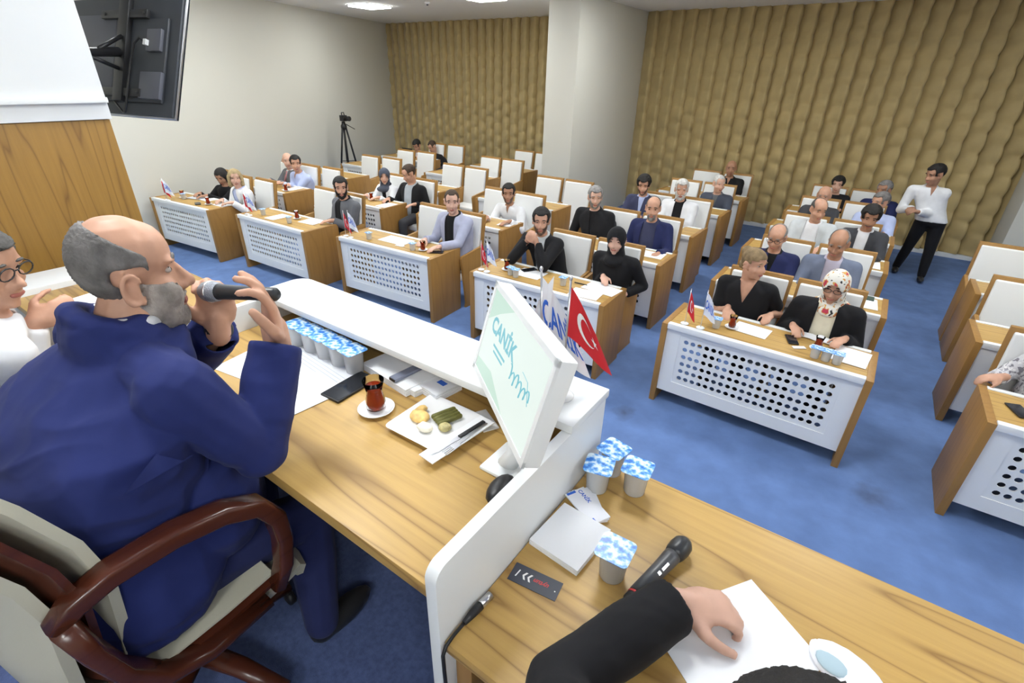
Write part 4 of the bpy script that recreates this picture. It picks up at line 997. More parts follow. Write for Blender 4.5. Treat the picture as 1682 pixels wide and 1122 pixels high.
def tea(x, y, z, label, group='glasses of tea on saucers'):
    global tea_n
    tea_n += 1
    if tea_n == 1: tea0.location = (x, y, z); tea0['label'] = label; tea0['group'] = group; return tea0
    return dup(tea0, (x, y, z), 0, label, group)
def phone(x, y, z, rz, label, w=0.078, h=0.165):
    t = thing('phone', label, 'phone', (x, y, z), rz)
    mb = MB(); mb.box(-w / 2, w / 2, -h / 2, h / 2, 0, 0.0095); obj('case', mb, X['black'], t, bevel=0.004)
    mb = MB(); mb.box(-w / 2 + 0.004, w / 2 - 0.004, -h / 2 + 0.005, h / 2 - 0.005, 0.0094, 0.0102); obj('screen', mb, X['phone'], t)
# speaker's desk
paper('paper', 'white printed sheet under the arm of the man in blue, nearest him', -1.63, 0.79, ZS, 0.21, 0.297, 0.15, lines=12)
paper('paper', 'white printed sheet between the arm of the man in blue and the phone', -1.43, 0.785, ZS + 0.0016, 0.40, 0.285, -0.10, lines=14)
phone(-1.233, 0.838, ZS, 0.05, 'black phone beside the tea glass on the raised dais desk', 0.085, 0.172)
tea(-1.065, 0.805, ZS, 'large tea glass on saucer between phone and food plate, raised dais desk')
for i, (x, y) in enumerate(((-1.632, 0.922), (-1.550, 0.921), (-1.468, 0.920), (-1.386, 0.919), (-1.303, 0.917))):
    cup(x, y, ZS, -0.1, 'sealed water cup in the dais row of five, %s from left' % ('first', 'second', 'third', 'fourth')[i] if i < 4 else 'sealed water cup at the napkin end of the dais row of five')
paper('leaflet', 'blue and green leaflet left of the row of water cups on dais', -1.72, 0.99, ZS, 0.13, 0.10, 0.3, spot_mat('leaflet_print', (0.75, 0.8, 0.82), [(0.1, 0.3, 0.7), (0.45, 0.75, 0.3), (0.2, 0.5, 0.8)], 14), cat='leaflet')
t = thing('napkin_stack', 'stack of white paper napkins beside the row of water cups, under ledge', 'napkins', (-1.16, 1.0, ZS), -0.12)
for i in range(5):
    mb = MB(); mb.box(-0.125 + 0.002 * (i % 2), 0.125, -0.075, 0.095 + 0.003 * (i % 3), i * 0.0055, i * 0.0055 + 0.0045); obj('napkin', mb, X['paper'], t, bevel=0.0015)
t = thing('napkin_stack', 'short stack of white napkins right of the grey folder clip', 'napkins', (-1.045, 0.99, ZS), -0.15)
for i in range(4):
    mb = MB(); mb.box(-0.035, 0.035, -0.06, 0.09, i * 0.006, i * 0.006 + 0.005); obj('napkin', mb, X['paper'], t, bevel=0.0015)
t = thing('sachet_stack', 'stack of white wet wipe sachets with blue print beside the food plate', 'sachets', (-0.975, 1.0, ZS), -0.15)
for i in range(4):
    mb = MB(); mb.box(-0.04, 0.04, -0.05, 0.06, i * 0.008, i * 0.008 + 0.0065); s_ = obj('sachet', mb, X['flagw'], t, bevel=0.002)
mb = MB(); mb.box(-0.02, 0.015, 0.0, 0.02, 0.0306, 0.0309); obj('print', mb, X['blue'], s_)
t = thing('remote_control', 'slim slate grey device lying across the napkins under the ledge', 'remote control', (-1.108, 0.995, ZS + 0.029), -0.1)
mb = MB(); mb.box(-0.016, 0.016, -0.075, 0.075, 0, 0.012); obj('case', mb, X['slate'], t, bevel=0.003)
mb = MB(); mb.box(-0.014, 0.014, -0.077, -0.074, 0.002, 0.010); obj('end_cap', mb, X['black'], t)
# plate of food
t = thing('plate', 'square white plate beside the monitor', 'plate', (-0.868, 0.858, ZS), 0.02)
mb = MB(); h = 0.103
def rsq(h, z, r=0.015): return [(sx * (h - r) + r * math.cos(a), sy * (h - r) + r * math.sin(a), z) for sx, sy, a0 in ((1, 1, 0), (-1, 1, 1), (-1, -1, 2), (1, -1, 3)) for a in [(a0 + i / 3) * PI / 2 for i in range(4)]]
rings = [rsq(0.06, 0.0), rsq(0.07, 0.003), rsq(0.103, 0.016), rsq(0.105, 0.018), rsq(0.101, 0.0185), rsq(0.072, 0.008), rsq(0.02, 0.007)]
vs = [p for r_ in rings for p in r_]; S = 16
mb.add(vs, [(i * S + j, i * S + (j + 1) % S, (i + 1) * S + (j + 1) % S, (i + 1) * S + j) for i in range(len(rings) - 1) for j in range(S)] + [tuple(range(S)), tuple((len(rings) - 1) * S + j for j in range(S))])
o = obj('dish', mb, X['porc'], t); shade_auto(o.data)
px0, py0, pz0 = -0.868, 0.858, ZS + 0.009
for i in range(4):
    mb = MB(); mb.cap((-0.034, 0, 0.009), 0.0085, (0.034, 0, 0.009), 0.008, 10)
    o = obj('stuffed_vine_leaf', mb, X['sarma'], None, True); o.location = (px0 - 0.005 + 0.013 * i, py0 + 0.046 - 0.005 * i, pz0); o.rotation_euler = (0, 0, 1.25)
    tag(o, ('rolled stuffed vine leaf on the plate, leftmost of four', 'rolled stuffed vine leaf on the plate, second from the pastry', 'rolled stuffed vine leaf on the plate, third from the pastry', 'rolled stuffed vine leaf on the plate, nearest the monitor')[i], 'food', 'stuffed vine leaves')
def blob(name, label, c, r, m, seed, n=6):
    rr = random.Random(seed); mb = MB()
    mb.ell((0, 0, r[2] * 0.9), r)
    for i in range(n): mb.ell((rr.uniform(-.6, .6) * r[0], rr.uniform(-.6, .6) * r[1], r[2] * rr.uniform(.6, 1.3)), (r[0] * rr.uniform(.3, .5), r[1] * rr.uniform(.3, .5), r[2] * .6))
    me = remesh(mb, 0.0028, 2, name); me.materials.append(m); o = link(name, me); o.location = c; return tag(o, label, 'food')
blob('pastry', 'golden baked pastry piece on the white plate', (px0 - 0.05, py0 - 0.012, pz0 - 0.002), (0.034, 0.028, 0.013), X['pastry'], 1)
blob('pastry_crust', 'browned pastry crust at the left rim side of the plate', (px0 - 0.072, py0 + 0.016, pz0 + 0.001), (0.014, 0.022, 0.010), X['pastry'], 2)
blob('cheese', 'white crumbly cheese heap in the middle of the plate', (px0 + 0.0, py0 - 0.040, pz0 - 0.001), (0.026, 0.020, 0.011), X['feta'], 3)
blob('salad', 'small heap of olive coloured salad on the plate near monitor', (px0 + 0.045, py0 - 0.005, pz0 - 0.001), (0.020, 0.020, 0.011), X['nut'], 4)
paper('napkin', 'folded white napkin under the knife on the plate side', -0.755, 0.835, ZS + 0.0205, 0.055, 0.24, -0.10, th=0.003, cat='napkin')
t = thing('knife', 'table knife with dark handle lying on the napkin by the plate', 'knife', (-0.752, 0.835, ZS + 0.0245), -0.12)
mb = MB(); mb.box(-0.006, 0.006, 0.0, 0.10, 0, 0.006); obj('handle', mb, X['black'], t, bevel=0.002)
mb = MB(); mb.prism([(-0.008, 0.0), (0.007, 0.0), (0.005, -0.08), (-0.002, -0.105)], 'Z', 0.001, 0.003); obj('blade', mb, X['steel'], t)
t = thing('fork', 'steel fork lying beside the knife on the folded napkin', 'fork', (-0.735, 0.845, ZS + 0.0245), -0.05)
mb = MB(); mb.box(-0.004, 0.004, -0.03, 0.09, 0, 0.002); obj('handle', mb, X['steel'], t)
mb = MB(); mb.box(-0.011, 0.011, -0.055, -0.03, 0, 0.002)
for i in range(4): mb.box(-0.011 + i * 0.0062, -0.0075 + i * 0.0062, -0.085, -0.055, 0, 0.002)
obj('tines', mb, X['steel'], t)
paper('napkin', 'white folded napkin beyond the plate, beside the monitor', -0.762, 0.965, ZS, 0.10, 0.05, -0.5, th=0.004, cat='napkin')
# monitor
MC_ = V((-0.617, 0.878, 2.035)); yaw_, tilt_ = 4.063, 0.268
t = thing('monitor', 'white desktop monitor with mint green screen at the ledge end', 'monitor', (-0.585, 0.845, ZS))
n_ = V((math.cos(yaw_) * math.cos(tilt_), math.sin(yaw_) * math.cos(tilt_), math.sin(tilt_))); u_ = V((0, 0, 1)).cross(n_).normalized(); v_ = n_.cross(u_)
MM = Matrix((u_, v_, n_)).transposed().to_4x4(); MM.translation = MC_ - t.location
def local(name, mb, m, bev=0.0):
    o = obj(name, mb, m, t, bevel=bev); o.matrix_local = MM; return o
w_, h_ = 0.46, 0.275
mb = MB(); mb.box(-w_ / 2, w_ / 2, -h_ / 2, h_ / 2, -0.045, -0.001); local('housing', mb, X['white'], 0.008)
mb = MB()
b_ = 0.016
mb.box(-w_ / 2, w_ / 2, h_ / 2 - b_, h_ / 2, -0.004, 0.004); mb.box(-w_ / 2, w_ / 2, -h_ / 2, -h_ / 2 + b_, -0.004, 0.004); mb.box(-w_ / 2, -w_ / 2 + b_, -h_ / 2, h_ / 2, -0.004, 0.004); mb.box(w_ / 2 - b_, w_ / 2, -h_ / 2, h_ / 2, -0.004, 0.004)
local('bezel', mb, X['white'])
mb = MB(); mb.box(-w_ / 2 + b_, w_ / 2 - b_, -h_ / 2 + b_, h_ / 2 - b_, -0.001, 0.0012); scr = local('screen', mb, X['screen'])
mb = MB(); mb.prism([(-0.212, 0.120), (-0.212, 0.03), (-0.14, 0.075), (-0.05, 0.120)], 'Z', 0.0012, 0.0014); mb.prism([(-0.212, -0.120), (-0.212, -0.09), (-0.09, -0.075), (0.05, -0.120)], 'Z', 0.0012, 0.0014); o = obj('screen_wave', mb, X['screen2'], scr)
mb = MB(); vs, fs = text_mesh('CAN\u0130K', 0.060, 0.0022); mb.add([(x - 0.075, y + 0.035, 0.0015) for x, y, z in vs], fs)
mb.box(-0.125, -0.025, -0.012, -0.005, 0.0013, 0.0015); mb.box(-0.115, -0.035, -0.026, -0.020, 0.0013, 0.0015)
pts = [(0.02 + 0.0022 * i + 0.006 * math.sin(i * 0.55), -0.008 + 0.016 * math.sin(i * 0.55 + 1.2) + 0.006 * math.cos(i * 0.23), 0.0016) for i in range(62)]
mb.tube(pts, 0.0022, 5); mb.tube([(0.09, 0.03, 0.0016), (0.13, 0.025, 0.0016), (0.16, -0.02, 0.0016)], 0.001, 4)
obj('screen_lettering', mb, X['screent'], scr)
mb = MB(); mb.tube([MC_ - t.location - n_ * 0.03 - v_ * 0.02, MC_ - t.location - n_ * 0.06 - v_ * 0.10, V((0.01, 0.02, 0.05)), V((0.0, 0.0, 0.012))], [0.03, 0.03, 0.035, 0.045], 12, flat=(1, 0.6)); obj('stand', mb, X['white'], t, True)
mb = MB(); mb.prism([(-0.06, -0.055), (0.075, -0.055), (0.075, 0.075), (-0.06, 0.075)], 'Z', 0, 0.012); obj('base', mb, X['white'], t, bevel=0.006)
mb = MB(); mb.ell((0, 0, 0.012), (0.033, 0.055, 0.024)); 
for i, v in enumerate(mb.v):
    if v[2] < 0: mb.v[i] = (v[0], v[1], 0)
o = obj('computer_mouse', mb, X['black'], None, True); o.location = (-0.560, 0.785, ZS + 0.0125); o.rotation_euler = (0, 0, 0.15)
o.location.z = ZS; o.location.x = -0.545; o.location.y = 0.755
tag(o, 'glossy black mouse in front of the monitor base beside the divider', 'computer mouse')
# table flags
def crescent(R_=1.0):
    N = 20; a0 = 0.55
    out = [(R_ * math.cos(a0 + (2 * PI - 2 * a0) * i / N), R_ * math.sin(a0 + (2 * PI - 2 * a0) * i / N)) for i in range(N + 1)]
    c = 0.25 * R_; r = math.hypot(out[0][0] - c, out[0][1]); b0 = math.atan2(out[0][1], out[0][0] - c)
    inn = [(c + r * math.cos(b0 + (2 * PI - 2 * b0) * i / N), r * math.sin(b0 + (2 * PI - 2 * b0) * i / N)) for i in range(N + 1)]
    vs = out + inn; fs = [(i, i + 1, N + 2 + i, N + 1 + i) for i in range(N)]
    b = len(vs); st = [(1.05 * R_ + 0.42 * R_ * (1 if i % 2 == 0 else 0.4) * math.cos(PI + i * PI / 5), 0.42 * R_ * (1 if i % 2 == 0 else 0.4) * math.sin(PI + i * PI / 5)) for i in range(10)] + [(1.05 * R_, 0)]
    vs += st; fs += [(b + i, b + (i + 1) % 10, b + 10) for i in range(10)]
    return [(x, y, 0) for x, y in vs], fs
TXT = text_mesh('CAN\u0130K', 1.0, 0.02, 0.0)
def flag(name, label, x, y, z, kind, rz, H_=0.30, w=0.17, h=0.15, droop=0.10, group=None, lean=0.0, two=False):
    t = thing(name, label, 'flag', (x, y, z), rz, group)
    top = V((lean, 0, H_))
    mb = MB(); mb.lathe([(0.034, 0), (0.036, 0.004), (0.03, 0.009), (0.008, 0.013)], 18); obj('base', mb, X['white'] if kind == 'w' else X['porc'], t, True)
    mb = MB(); mb.tube([(0, 0, 0.01), top], 0.003, 8); mb.ell(top, (0.005, 0.005, 0.007), None, 8, 6); obj('pole', mb, X['steel'], t, True)
    def S(u, v, off=0.0):
        # u along the width from the pole, v from top (0) to bottom (1): drooping cloth with soft folds
        p = top.lerp(V((0, 0, 0.01)), (0.02 + v * h) / H_)
        k = 1 - 0.42 * u * (1 - v)
        return V((p.x + u * w * (0.50 + 0.42 * v) , 0.022 * math.sin(u * 5.5 + v * 1.2) * u + off, p.z - droop * (u ** 1.1)))
    wings = [(1, 'wing')] + ([(-1, 'wing')] if two else [])
    cl = None
    for sgn, _ in wings:
        nu, nv = 14, 10; mb = MB()
        f = lambda u, v, o=0.0: V((S(u, v).x if sgn == 1 else -S(u, v).x * 0.75, S(u, v).y + o, S(u, v).z))
        for o_ in (0.0, 0.0015):
            mb.add([f(i / nu, j / nv, o_) for j in range(nv + 1) for i in range(nu + 1)], [(j * (nu + 1) + i, j * (nu + 1) + i + 1, (j + 1) * (nu + 1) + i + 1, (j + 1) * (nu + 1) + i) for j in range(nv) for i in range(nu)])
        c = obj('cloth', mb, X['red'] if kind == 'r' else X['flagw'], t, True)
        if sgn == 1: cl = c
    mb = MB()
    for o_ in (-0.002, 0.0035):
        if kind == 'r': vs, fs = crescent(); mb.add([S(min(1, max(0, 0.46 + a * 0.22)), min(1, max(0, 0.5 - b * 0.27)), o_) for a, b, _ in vs], fs)
        else:
            vs, fs = TXT; mb.add([S(min(1, max(0, 0.50 + a * 0.30)), min(1, max(0, 0.50 - b * 0.55)), o_) for a, b, _ in vs], fs)
    obj('emblem' if kind == 'r' else 'lettering', mb, X['whitep'] if kind == 'r' else X['blue'], cl)
    return t
flag('table_flag', 'white table flag with blue lettering behind the monitor on dais ledge', -0.617, 1.05, 1.872, 'w', 0.62, 0.365, 0.16, 0.20, 0.12, lean=-0.02, two=True)
flag('table_flag', 'red flag with white crescent on the end of the dais ledge', -0.552, 1.05, 1.872, 'r', 0.62, 0.355, 0.15, 0.145, 0.13, lean=0.0)
FR_ = [1.15, 1.05, 0.92, 0.66, 0.25]
WHO = ['nearest the left wall', 'of the man in grey jacket', 'of the man in checked blazer', 'of the man with clasped hands', 'of the woman with bun']
for i, (rx, ry, wx, wy) in enumerate(((-9.13, 3.42, -9.02, 3.40), (-7.33, 3.73, -7.20, 3.70), (-5.36, 3.93, -5.23, 3.90), (-3.22, 4.03, -3.12, 4.00), (-1.0, 4.07, -0.86, 4.05))):
    flag('table_flag', 'small red crescent flag on the front desk ' + WHO[i], rx, ry, DH, 'r', FR_[i], 0.32, 0.085, 0.19, 0.10, 'red desk flags')
    flag('table_flag', 'small white lettered flag on the front desk ' + WHO[i], wx, wy, DH + 0.008, 'w', FR_[i] - 0.1, 0.34, 0.115, 0.20, 0.07, 'white desk flags')
# right-hand dais desk
cup(-0.404, 1.03, ZR, 0.25, 'sealed water cup beside the divider, nearest of the group of three')
cup(-0.40, 1.118, ZR, -0.2, 'sealed water cup at the far corner of the group of three')
cup(-0.312, 1.085, ZR, 0.1, 'sealed water cup rightmost in the group of three by the divider')
cup(-0.245, 0.795, ZR, 0.05, 'sealed water cup standing alone between the napkins and the microphone')
t = thing('sachet_stack', 'loose white sachets with blue print beside the divider', 'sachets', (-0.388, 0.955, ZR), -0.62)
for i in range(3):
    mb = MB(); mb.box(-0.062, 0.062, -0.032, 0.032, 0, 0.005); s_ = obj('sachet', mb, X['flagw'], t, bevel=0.0015); s_.location = (0.004 * i, -0.006 * i, i * 0.0056); s_.rotation_euler = (0, 0, 0.16 * i - 0.16)
    mb = MB(); vs, fs = text_mesh('CAN\u0130K', 0.016, 0.0004); mb.add([(x - 0.03, y + 0.012, 0.0052) for x, y, z in vs], fs); mb.box(0.045, 0.058, -0.028, -0.012, 0.0051, 0.0053); mb.box(-0.06, -0.052, -0.028, 0.0, 0.0051, 0.0053); obj('print', mb, X['blue'], s_)
t = thing('napkin_stack', 'square stack of plain white napkins beside the black card', 'napkins', (-0.375, 0.825, ZR), -0.08)
for i in range(4):
    mb = MB(); mb.box(-0.072, 0.072, -0.080, 0.080, i * 0.005, i * 0.005 + 0.0042); o = obj('napkin', mb, X['paper'], t, bevel=0.0015); o.rotation_euler = (0, 0, 0.015 * (i % 2))
t = thing('card', 'black card with white chevrons and red lettering near the divider', 'card', (-0.382, 0.671, ZR), 0.135)
mb = MB(); mb.box(-0.061, 0.061, -0.0255, 0.0255, 0, 0.0015); cd = obj('board', mb, mat('card_black', (0.05, 0.055, 0.075), 0.5), t)
mb = MB()
for k in range(3):
    x0 = -0.046 + k * 0.013; pr = [(x0 + 0.006, 0.010), (x0 + 0.011, 0.010), (x0 + 0.005, 0.0), (x0 + 0.011, -0.010), (x0 + 0.006, -0.010), (x0, 0.0)]
    if k == 0: pr = [(x0 + 0.001, 0.010), (x0 + 0.004, 0.010), (x0 + 0.0, -0.010), (x0 - 0.003, -0.010)]
    mb.prism(pr[:3] + pr[3:] if k else pr, 'Z', 0.0015, 0.0018)
mb.box(0.050, 0.053, -0.005, -0.002, 0.0015, 0.0018)
obj('chevrons', mb, X['whitep'], cd)
mb = MB(); vs, fs = text_mesh('uytun', 0.017, 0.0004, 0.3); mb.add([(-x + 0.016, -y, 0.0018) for x, y, z in vs], [tuple(reversed(f)) for f in fs]); obj('lettering', mb, X['redp'], cd)
a0, e0, L0 = axis_obj((-0.128, 0.972, ZR + 0.027), (-0.180, 0.735, ZR + 0.019))
t = thing('microphone', 'black handheld microphone lying on the lower dais desk', 'microphone', a0); t.rotation_euler = e0
mb = MB(); mb.lathe([(0.006, -0.002), (0.017, 0.002), (0.0245, 0.014), (0.026, 0.03), (0.0245, 0.05), (0.021, 0.062)], 22); obj('grille', mb, X['mic'], t, True)
mb = MB(); mb.lathe([(0.021, 0.062), (0.0205, 0.075), (0.0185, 0.12), (0.018, 0.21), (0.0165, 0.212)], 20); obj('handle', mb, mat('mic_grey', (0.07, 0.072, 0.078), 0.35), t, True)
mb = MB(); mb.lathe([(0.0165, 0.212), (0.0165, 0.236), (0.012, 0.243)], 18); obj('end_cap', mb, X['black'], t, True)
mb = MB(); mb.lathe([(0.0172, 0.214), (0.0178, 0.217), (0.0172, 0.220)], 18); obj('red_ring', mb, X['redp'], t, True)
mb = MB(); mb.box(-0.003, 0.003, 0.0165, 0.0195, 0.10, 0.125); mb.box(-0.004, 0.004, 0.0165, 0.0195, 0.133, 0.142); o = obj('switch', mb, X['steel'], t)
o.rotation_euler = (0, 0, -0.6)
t = thing('cable', 'black audio cable with metal plug along the white divider', 'cable', (-0.44, 0.52, ZR))
mb = MB(); mb.tube([(0.0, 0.055, 0.012), (-0.003, 0.022, 0.012)], 0.0095, 12); obj('plug', mb, X['steel'], t, True)
mb = MB(); mb.tube([(-0.003, 0.022, 0.012), (-0.005, -0.004, 0.012), (-0.006, -0.03, 0.011)], [0.0105, 0.0095, 0.006], 12); obj('plug_sleeve', mb, X['cord'], t, True)
mb = MB(); mb.tube([(-0.006, -0.03, 0.011), (-0.008, -0.06, 0.008), (-0.008, -0.085, 0.003), (-0.006, -0.098, -0.012), (0.0, -0.103, -0.06), (0.0, -0.10, -0.16), (0.01, -0.09, -0.33), (0.03, -0.06, -0.55), (0.08, -0.06, -0.677), (0.25, -0.1, -0.68)], 0.0042, 8); obj('cord', mb, X['cord'], t, True)
o = paper('paper', 'white sheet under the hand of the person in black', 0.0345, 0.80, ZR, 0.291, 0.21, 0.9635)
# cloth
mb = MB(); rr = random.Random(5)
mb.ell((0, 0, 0.010), (0.075, 0.05, 0.014)); mb.ell((0.05, -0.03, 0.012), (0.06, 0.04, 0.016)); mb.ell((-0.03, 0.0, 0.018), (0.045, 0.02, 0.008))
me = remesh(mb, 0.004, 2, 'cloth'); me.materials.append(X['flagw']); t = thing('cloth', 'crumpled white cloth with pale blue patch beside the white sheet', 'cloth', (0.235, 0.865, ZR + 0.001), -0.3); link('fabric', me, t)
mb = MB(); mb.ell((-0.025, -0.018, 0.021), (0.03, 0.024, 0.006)); obj('patch', mb, mat('pale_blue', (0.42, 0.55, 0.62), 0.8), t, True)
# papers held by the man at the left edge
paper('paper', 'white sheet held by the man in glasses at the left edge', -2.42, 0.55, 1.845, 0.15, 0.21, 0.2)
bpy.data.objects[-1] if False else None
# hall desk things
Z = DH
def on(label, x, y, w=0.21, h=0.297, rz=0.05, z=Z, **k): return paper('paper', label, x, y, z, w, h, rz, **k)
tea(-8.33, 3.68, Z, 'tea glass in front of the blonde woman'); cup(-8.98, 3.62, Z, 0, 'sealed water cup by the flags on the desk nearest left wall'); tea(-9.10, 3.66, Z, 'tea glass beside the flags on the desk nearest the left wall')
on('white sheet before the blonde woman', -8.16, 3.82, 0.30, 0.21); phone(-8.50, 3.60, Z, 1.2, 'dark phone on the desk of the blonde woman')
on('long white sheet at rear edge of the desk nearest left wall', -8.75, 3.83, 0.40, 0.16)
paper('papers', 'grey papers held by the long-haired woman by the left wall', -8.90, 3.80, Z + 0.004, 0.28, 0.2, 0.3, X['paper2'], 0.006, cat='papers')
cup(-7.12, 3.86, Z, 0, 'sealed water cup beside the flags on the desk of the grey-jacketed man'); on('white sheet beside the cup, desk of the grey-jacketed man', -6.86, 3.92); tea(-6.57, 4.04, Z, 'tea glass in front of the man in grey jacket')
cup(-6.45, 3.84, Z, 0.2, 'sealed water cup at middle of the desk of the grey-jacketed man'); on('white sheet in front of the man in grey jacket', -6.28, 4.06, 0.30, 0.21, 0.1)
cup(-5.02, 4.02, Z, 0, 'sealed water cup beside the flags on the desk of the checked blazer'); on('white sheets in the middle of the desk of the checked blazer', -4.72, 4.20, 0.42, 0.24, 0.05); cup(-4.28, 4.05, Z, 0, 'sealed water cup left of the tea, desk of the checked blazer'); tea(-4.18, 4.12, Z, 'tea glass in front of the man in checked blazer'); phone(-4.0, 4.16, Z, -1.0, 'black phone at right end of the desk of the checked blazer')
paper('sachet', 'white sachet with blue print on the desk of the checked blazer', -4.52, 4.07, Z, 0.12, 0.05, 0.1, X['flagw'], 0.004, cat='sachet')
tea(-3.0, 4.20, Z, 'tea glass in front of the man with clasped hands'); cup(-2.88, 4.10, Z, 0, 'sealed water cup in front of the man with clasped hands'); cup(-2.80, 4.08, Z, 0.2, 'sealed water cup beside the phone of the man with clasped hands')
on('white sheet under the phone of the man with clasped hands', -2.73, 4.26, 0.30, 0.24, 0.05); phone(-2.80, 4.34, Z + 0.0016, -0.5, 'black phone lying on white sheet of the man with clasped hands')
cup(-2.29, 4.19, Z, 0, 'sealed water cup left of the papers of the black headscarf woman')
on('white sheets nearest the desk front, before the woman in black headscarf', -2.0, 4.13, 0.30, 0.21, 0.1); on('white sheets under the hand of the woman in black headscarf', -1.93, 4.34, 0.36, 0.22, -0.1, Z + 0.0017)
o = paper('pen', 'dark pen beside the papers of the woman in black headscarf', -2.16, 4.33, Z, 0.14, 0.009, 0.05, X['black'], 0.009, cat='pen')
cup(-0.76, 4.16, Z, 0.1, 'sealed water cup beside white flag of the woman with bun'); tea(-0.65, 4.24, Z, 'tea glass under the hand of the woman with bun'); on('white sheet in front of the woman with bun', -0.50, 4.30, 0.28, 0.21, -0.1)
phone(-0.19, 4.31, Z, 0.35, 'dark phone between the two women'); paper('sachet', 'white sachet touching the dark phone between two women', -0.12, 4.20, Z, 0.10, 0.04, 0.6, X['flagw'], 0.004, cat='sachet')
t = thing('booklet', 'open booklet under the hands of the floral headscarf woman', 'booklet', (-0.02, 4.46, Z), -0.1)
for k in (-1, 1):
    mb = MB(); mb.prism([(0, 0), (0, 0.004), (k * 0.05, 0.014), (k * 0.14, 0.008), (k * 0.14, 0.004), (k * 0.05, 0.008)], 'Y', -0.05, 0.05); obj('page', mb, X['paper'], t)
tea(0.0, 4.26, Z, 'tea glass behind the three water cups, floral headscarf woman'); 
for i, (x, y) in enumerate(((0.0, 4.10), (0.075, 4.095), (0.15, 4.09))): cup(x, y, Z, 0.02 * i, 'sealed water cup on the floral headscarf desk, %s of three' % ('leftmost', 'middle', 'rightmost')[i])
on('white sheet at the right end of the floral headscarf desk', 0.235, 4.29, 0.24, 0.297, -0.1)
phone(1.20, 4.12, Z, 0.35, 'dark phone on the desk at the right edge', 0.09, 0.17); on('white sheet beside the dark phone at the right edge', 1.36, 4.24, 0.21, 0.297, 0.0)
mb = MB(); mb.lathe([(0.03, 0), (0.034, 0.01), (0.03, 0.03), (0.012, 0.036)]); o = obj('red_cap', mb, X['redp'], None, True); o.location = (1.40, 4.12, Z + 0.0016); tag(o, 'red round cap on the white sheet at the right edge', 'cap')
tea(-8.35, 5.02, Z, 'tea glass in front of the man in light blue shirt'); on('white sheet under the arms of the man in light blue shirt', -8.42, 5.18)
tea(-6.72, 5.52, Z, 'tea glass in front of the woman in slate headscarf'); phone(-6.42, 5.55, Z, 0.8, 'dark phone before the balding man in black jacket'); on('white sheet before the balding man in black jacket', -6.25, 5.42)
on('white notebook of the man writing in a white shirt', -4.10, 5.73, 0.2, 0.26, 0.1, th=0.008); on('white sheet before the bald man with goatee', -2.0, 5.72, 0.40, 0.24)
on('white sheet at the aisle end, desk of the blue-grey jacket', 0.25, 5.62); paper('folder', 'dark green folder at the aisle end, desk of the blue-grey jacket', 0.24, 5.77, Z + 0.002, 0.16, 0.12, 0, mat('dark_green', (0.03, 0.06, 0.045), 0.6), 0.006, cat='folder')
on('white sheet at the aisle end, desk of the moustached man', 0.22, 7.02); on('white sheet at the aisle end, desk of the pale blue shirt', 0.25, 8.36)
on('white sheet before the white-haired man in white jacket', -2.15, 7.12)
t = thing('laptop', 'black open laptop in front of the man in the back row, left', 'laptop', (-9.70, 9.32, Z))
mb = MB(); mb.box(-0.17, 0.17, -0.02, 0.20, 0, 0.016); obj('base', mb, X['black'], t, bevel=0.004)
mb = MB(); mb.prism([(-0.02, 0.016), (-0.03, 0.016), (-0.09, 0.22), (-0.08, 0.22)], 'X', -0.17, 0.17); obj('screen', mb, X['black'], t, bevel=0.002)
t = thing('handbag', 'small bag with black handle on the empty chair beside blue shirt', 'bag', (-8.02, 5.62, 0.467))
mb = MB(); mb.prism([(-0.12, 0), (0.12, 0), (0.10, 0.18), (-0.10, 0.18)], 'Y', -0.05, 0.05); obj('pouch', mb, X['cloth_bluegrey'], t, bevel=0.02)
mb = MB(); mb.tube([(0.06 * math.cos(a), 0, 0.18 + 0.12 * math.sin(a)) for a in [i * PI / 10 for i in range(11)]], 0.007, 8); obj('handle', mb, X['black'], t, True)

# ------------------------------------------------------------------ television on the front wall, seen from behind
t = thing('television', 'black flat television seen from behind, high beside the white board', 'television', (-5.27, 1.95, 2.718))
yaw_, tilt_ = 1.777, -0.402
n_ = V((math.cos(yaw_) * math.cos(tilt_), math.sin(yaw_) * math.cos(tilt_), math.sin(tilt_))); u_ = V((0, 0, 1)).cross(n_).normalized(); v_ = n_.cross(u_)
MM = Matrix((u_, v_, n_)).transposed().to_4x4(); TVM = MM.copy()
w_, h_ = 1.50, 0.90
mb = MB(); mb.box(-w_ / 2, w_ / 2, -h_ / 2, h_ / 2, -0.012, 0.0); local('screen', mb, X['phone'], 0.002)
mb = MB(); mb.box(-w_ / 2, w_ / 2, -h_ / 2, h_ / 2, -0.030, -0.0125); local('bezel', mb, X['steel'], 0.002)
mb = MB(); mb.box(-w_ / 2 + 0.01, w_ / 2 - 0.01, -h_ / 2 + 0.01, h_ / 2 - 0.01, -0.05, -0.0305); local('rear_shell', mb, X['tvgrey'], 0.008)
mb = MB(); mb.box(-w_ / 2 + 0.11, w_ / 2 - 0.11, -h_ / 2 + 0.10, h_ / 2 - 0.18, -0.075, -0.05); local('rear_cover', mb, X['tvgrey'], 0.015)
mb = MB(); mb.box(-w_ / 2 + 0.10, -w_ / 2 + 0.34, -h_ / 2 + 0.12, -h_ / 2 + 0.32, -0.10, -0.07); local('electronics_cover', mb, X['tvgrey2'], 0.008)
mb = MB(); mb.box(-w_ / 2 + 0.14, -w_ / 2 + 0.30, 0.02, 0.18, -0.10, -0.07); local('socket_cover', mb, X['tvgrey2'], 0.008)
mb = MB(); mb.box(-0.05, 0.72, -0.30, 0.30, -0.078, -0.05); local('side_cover', mb, X['tvgrey2'], 0.01)
mb = MB(); mb.box(-0.24, -0.13, -0.36, 0.40, -0.115, -0.076)
o = local('mount_plate', mb, X['black'], 0.004)
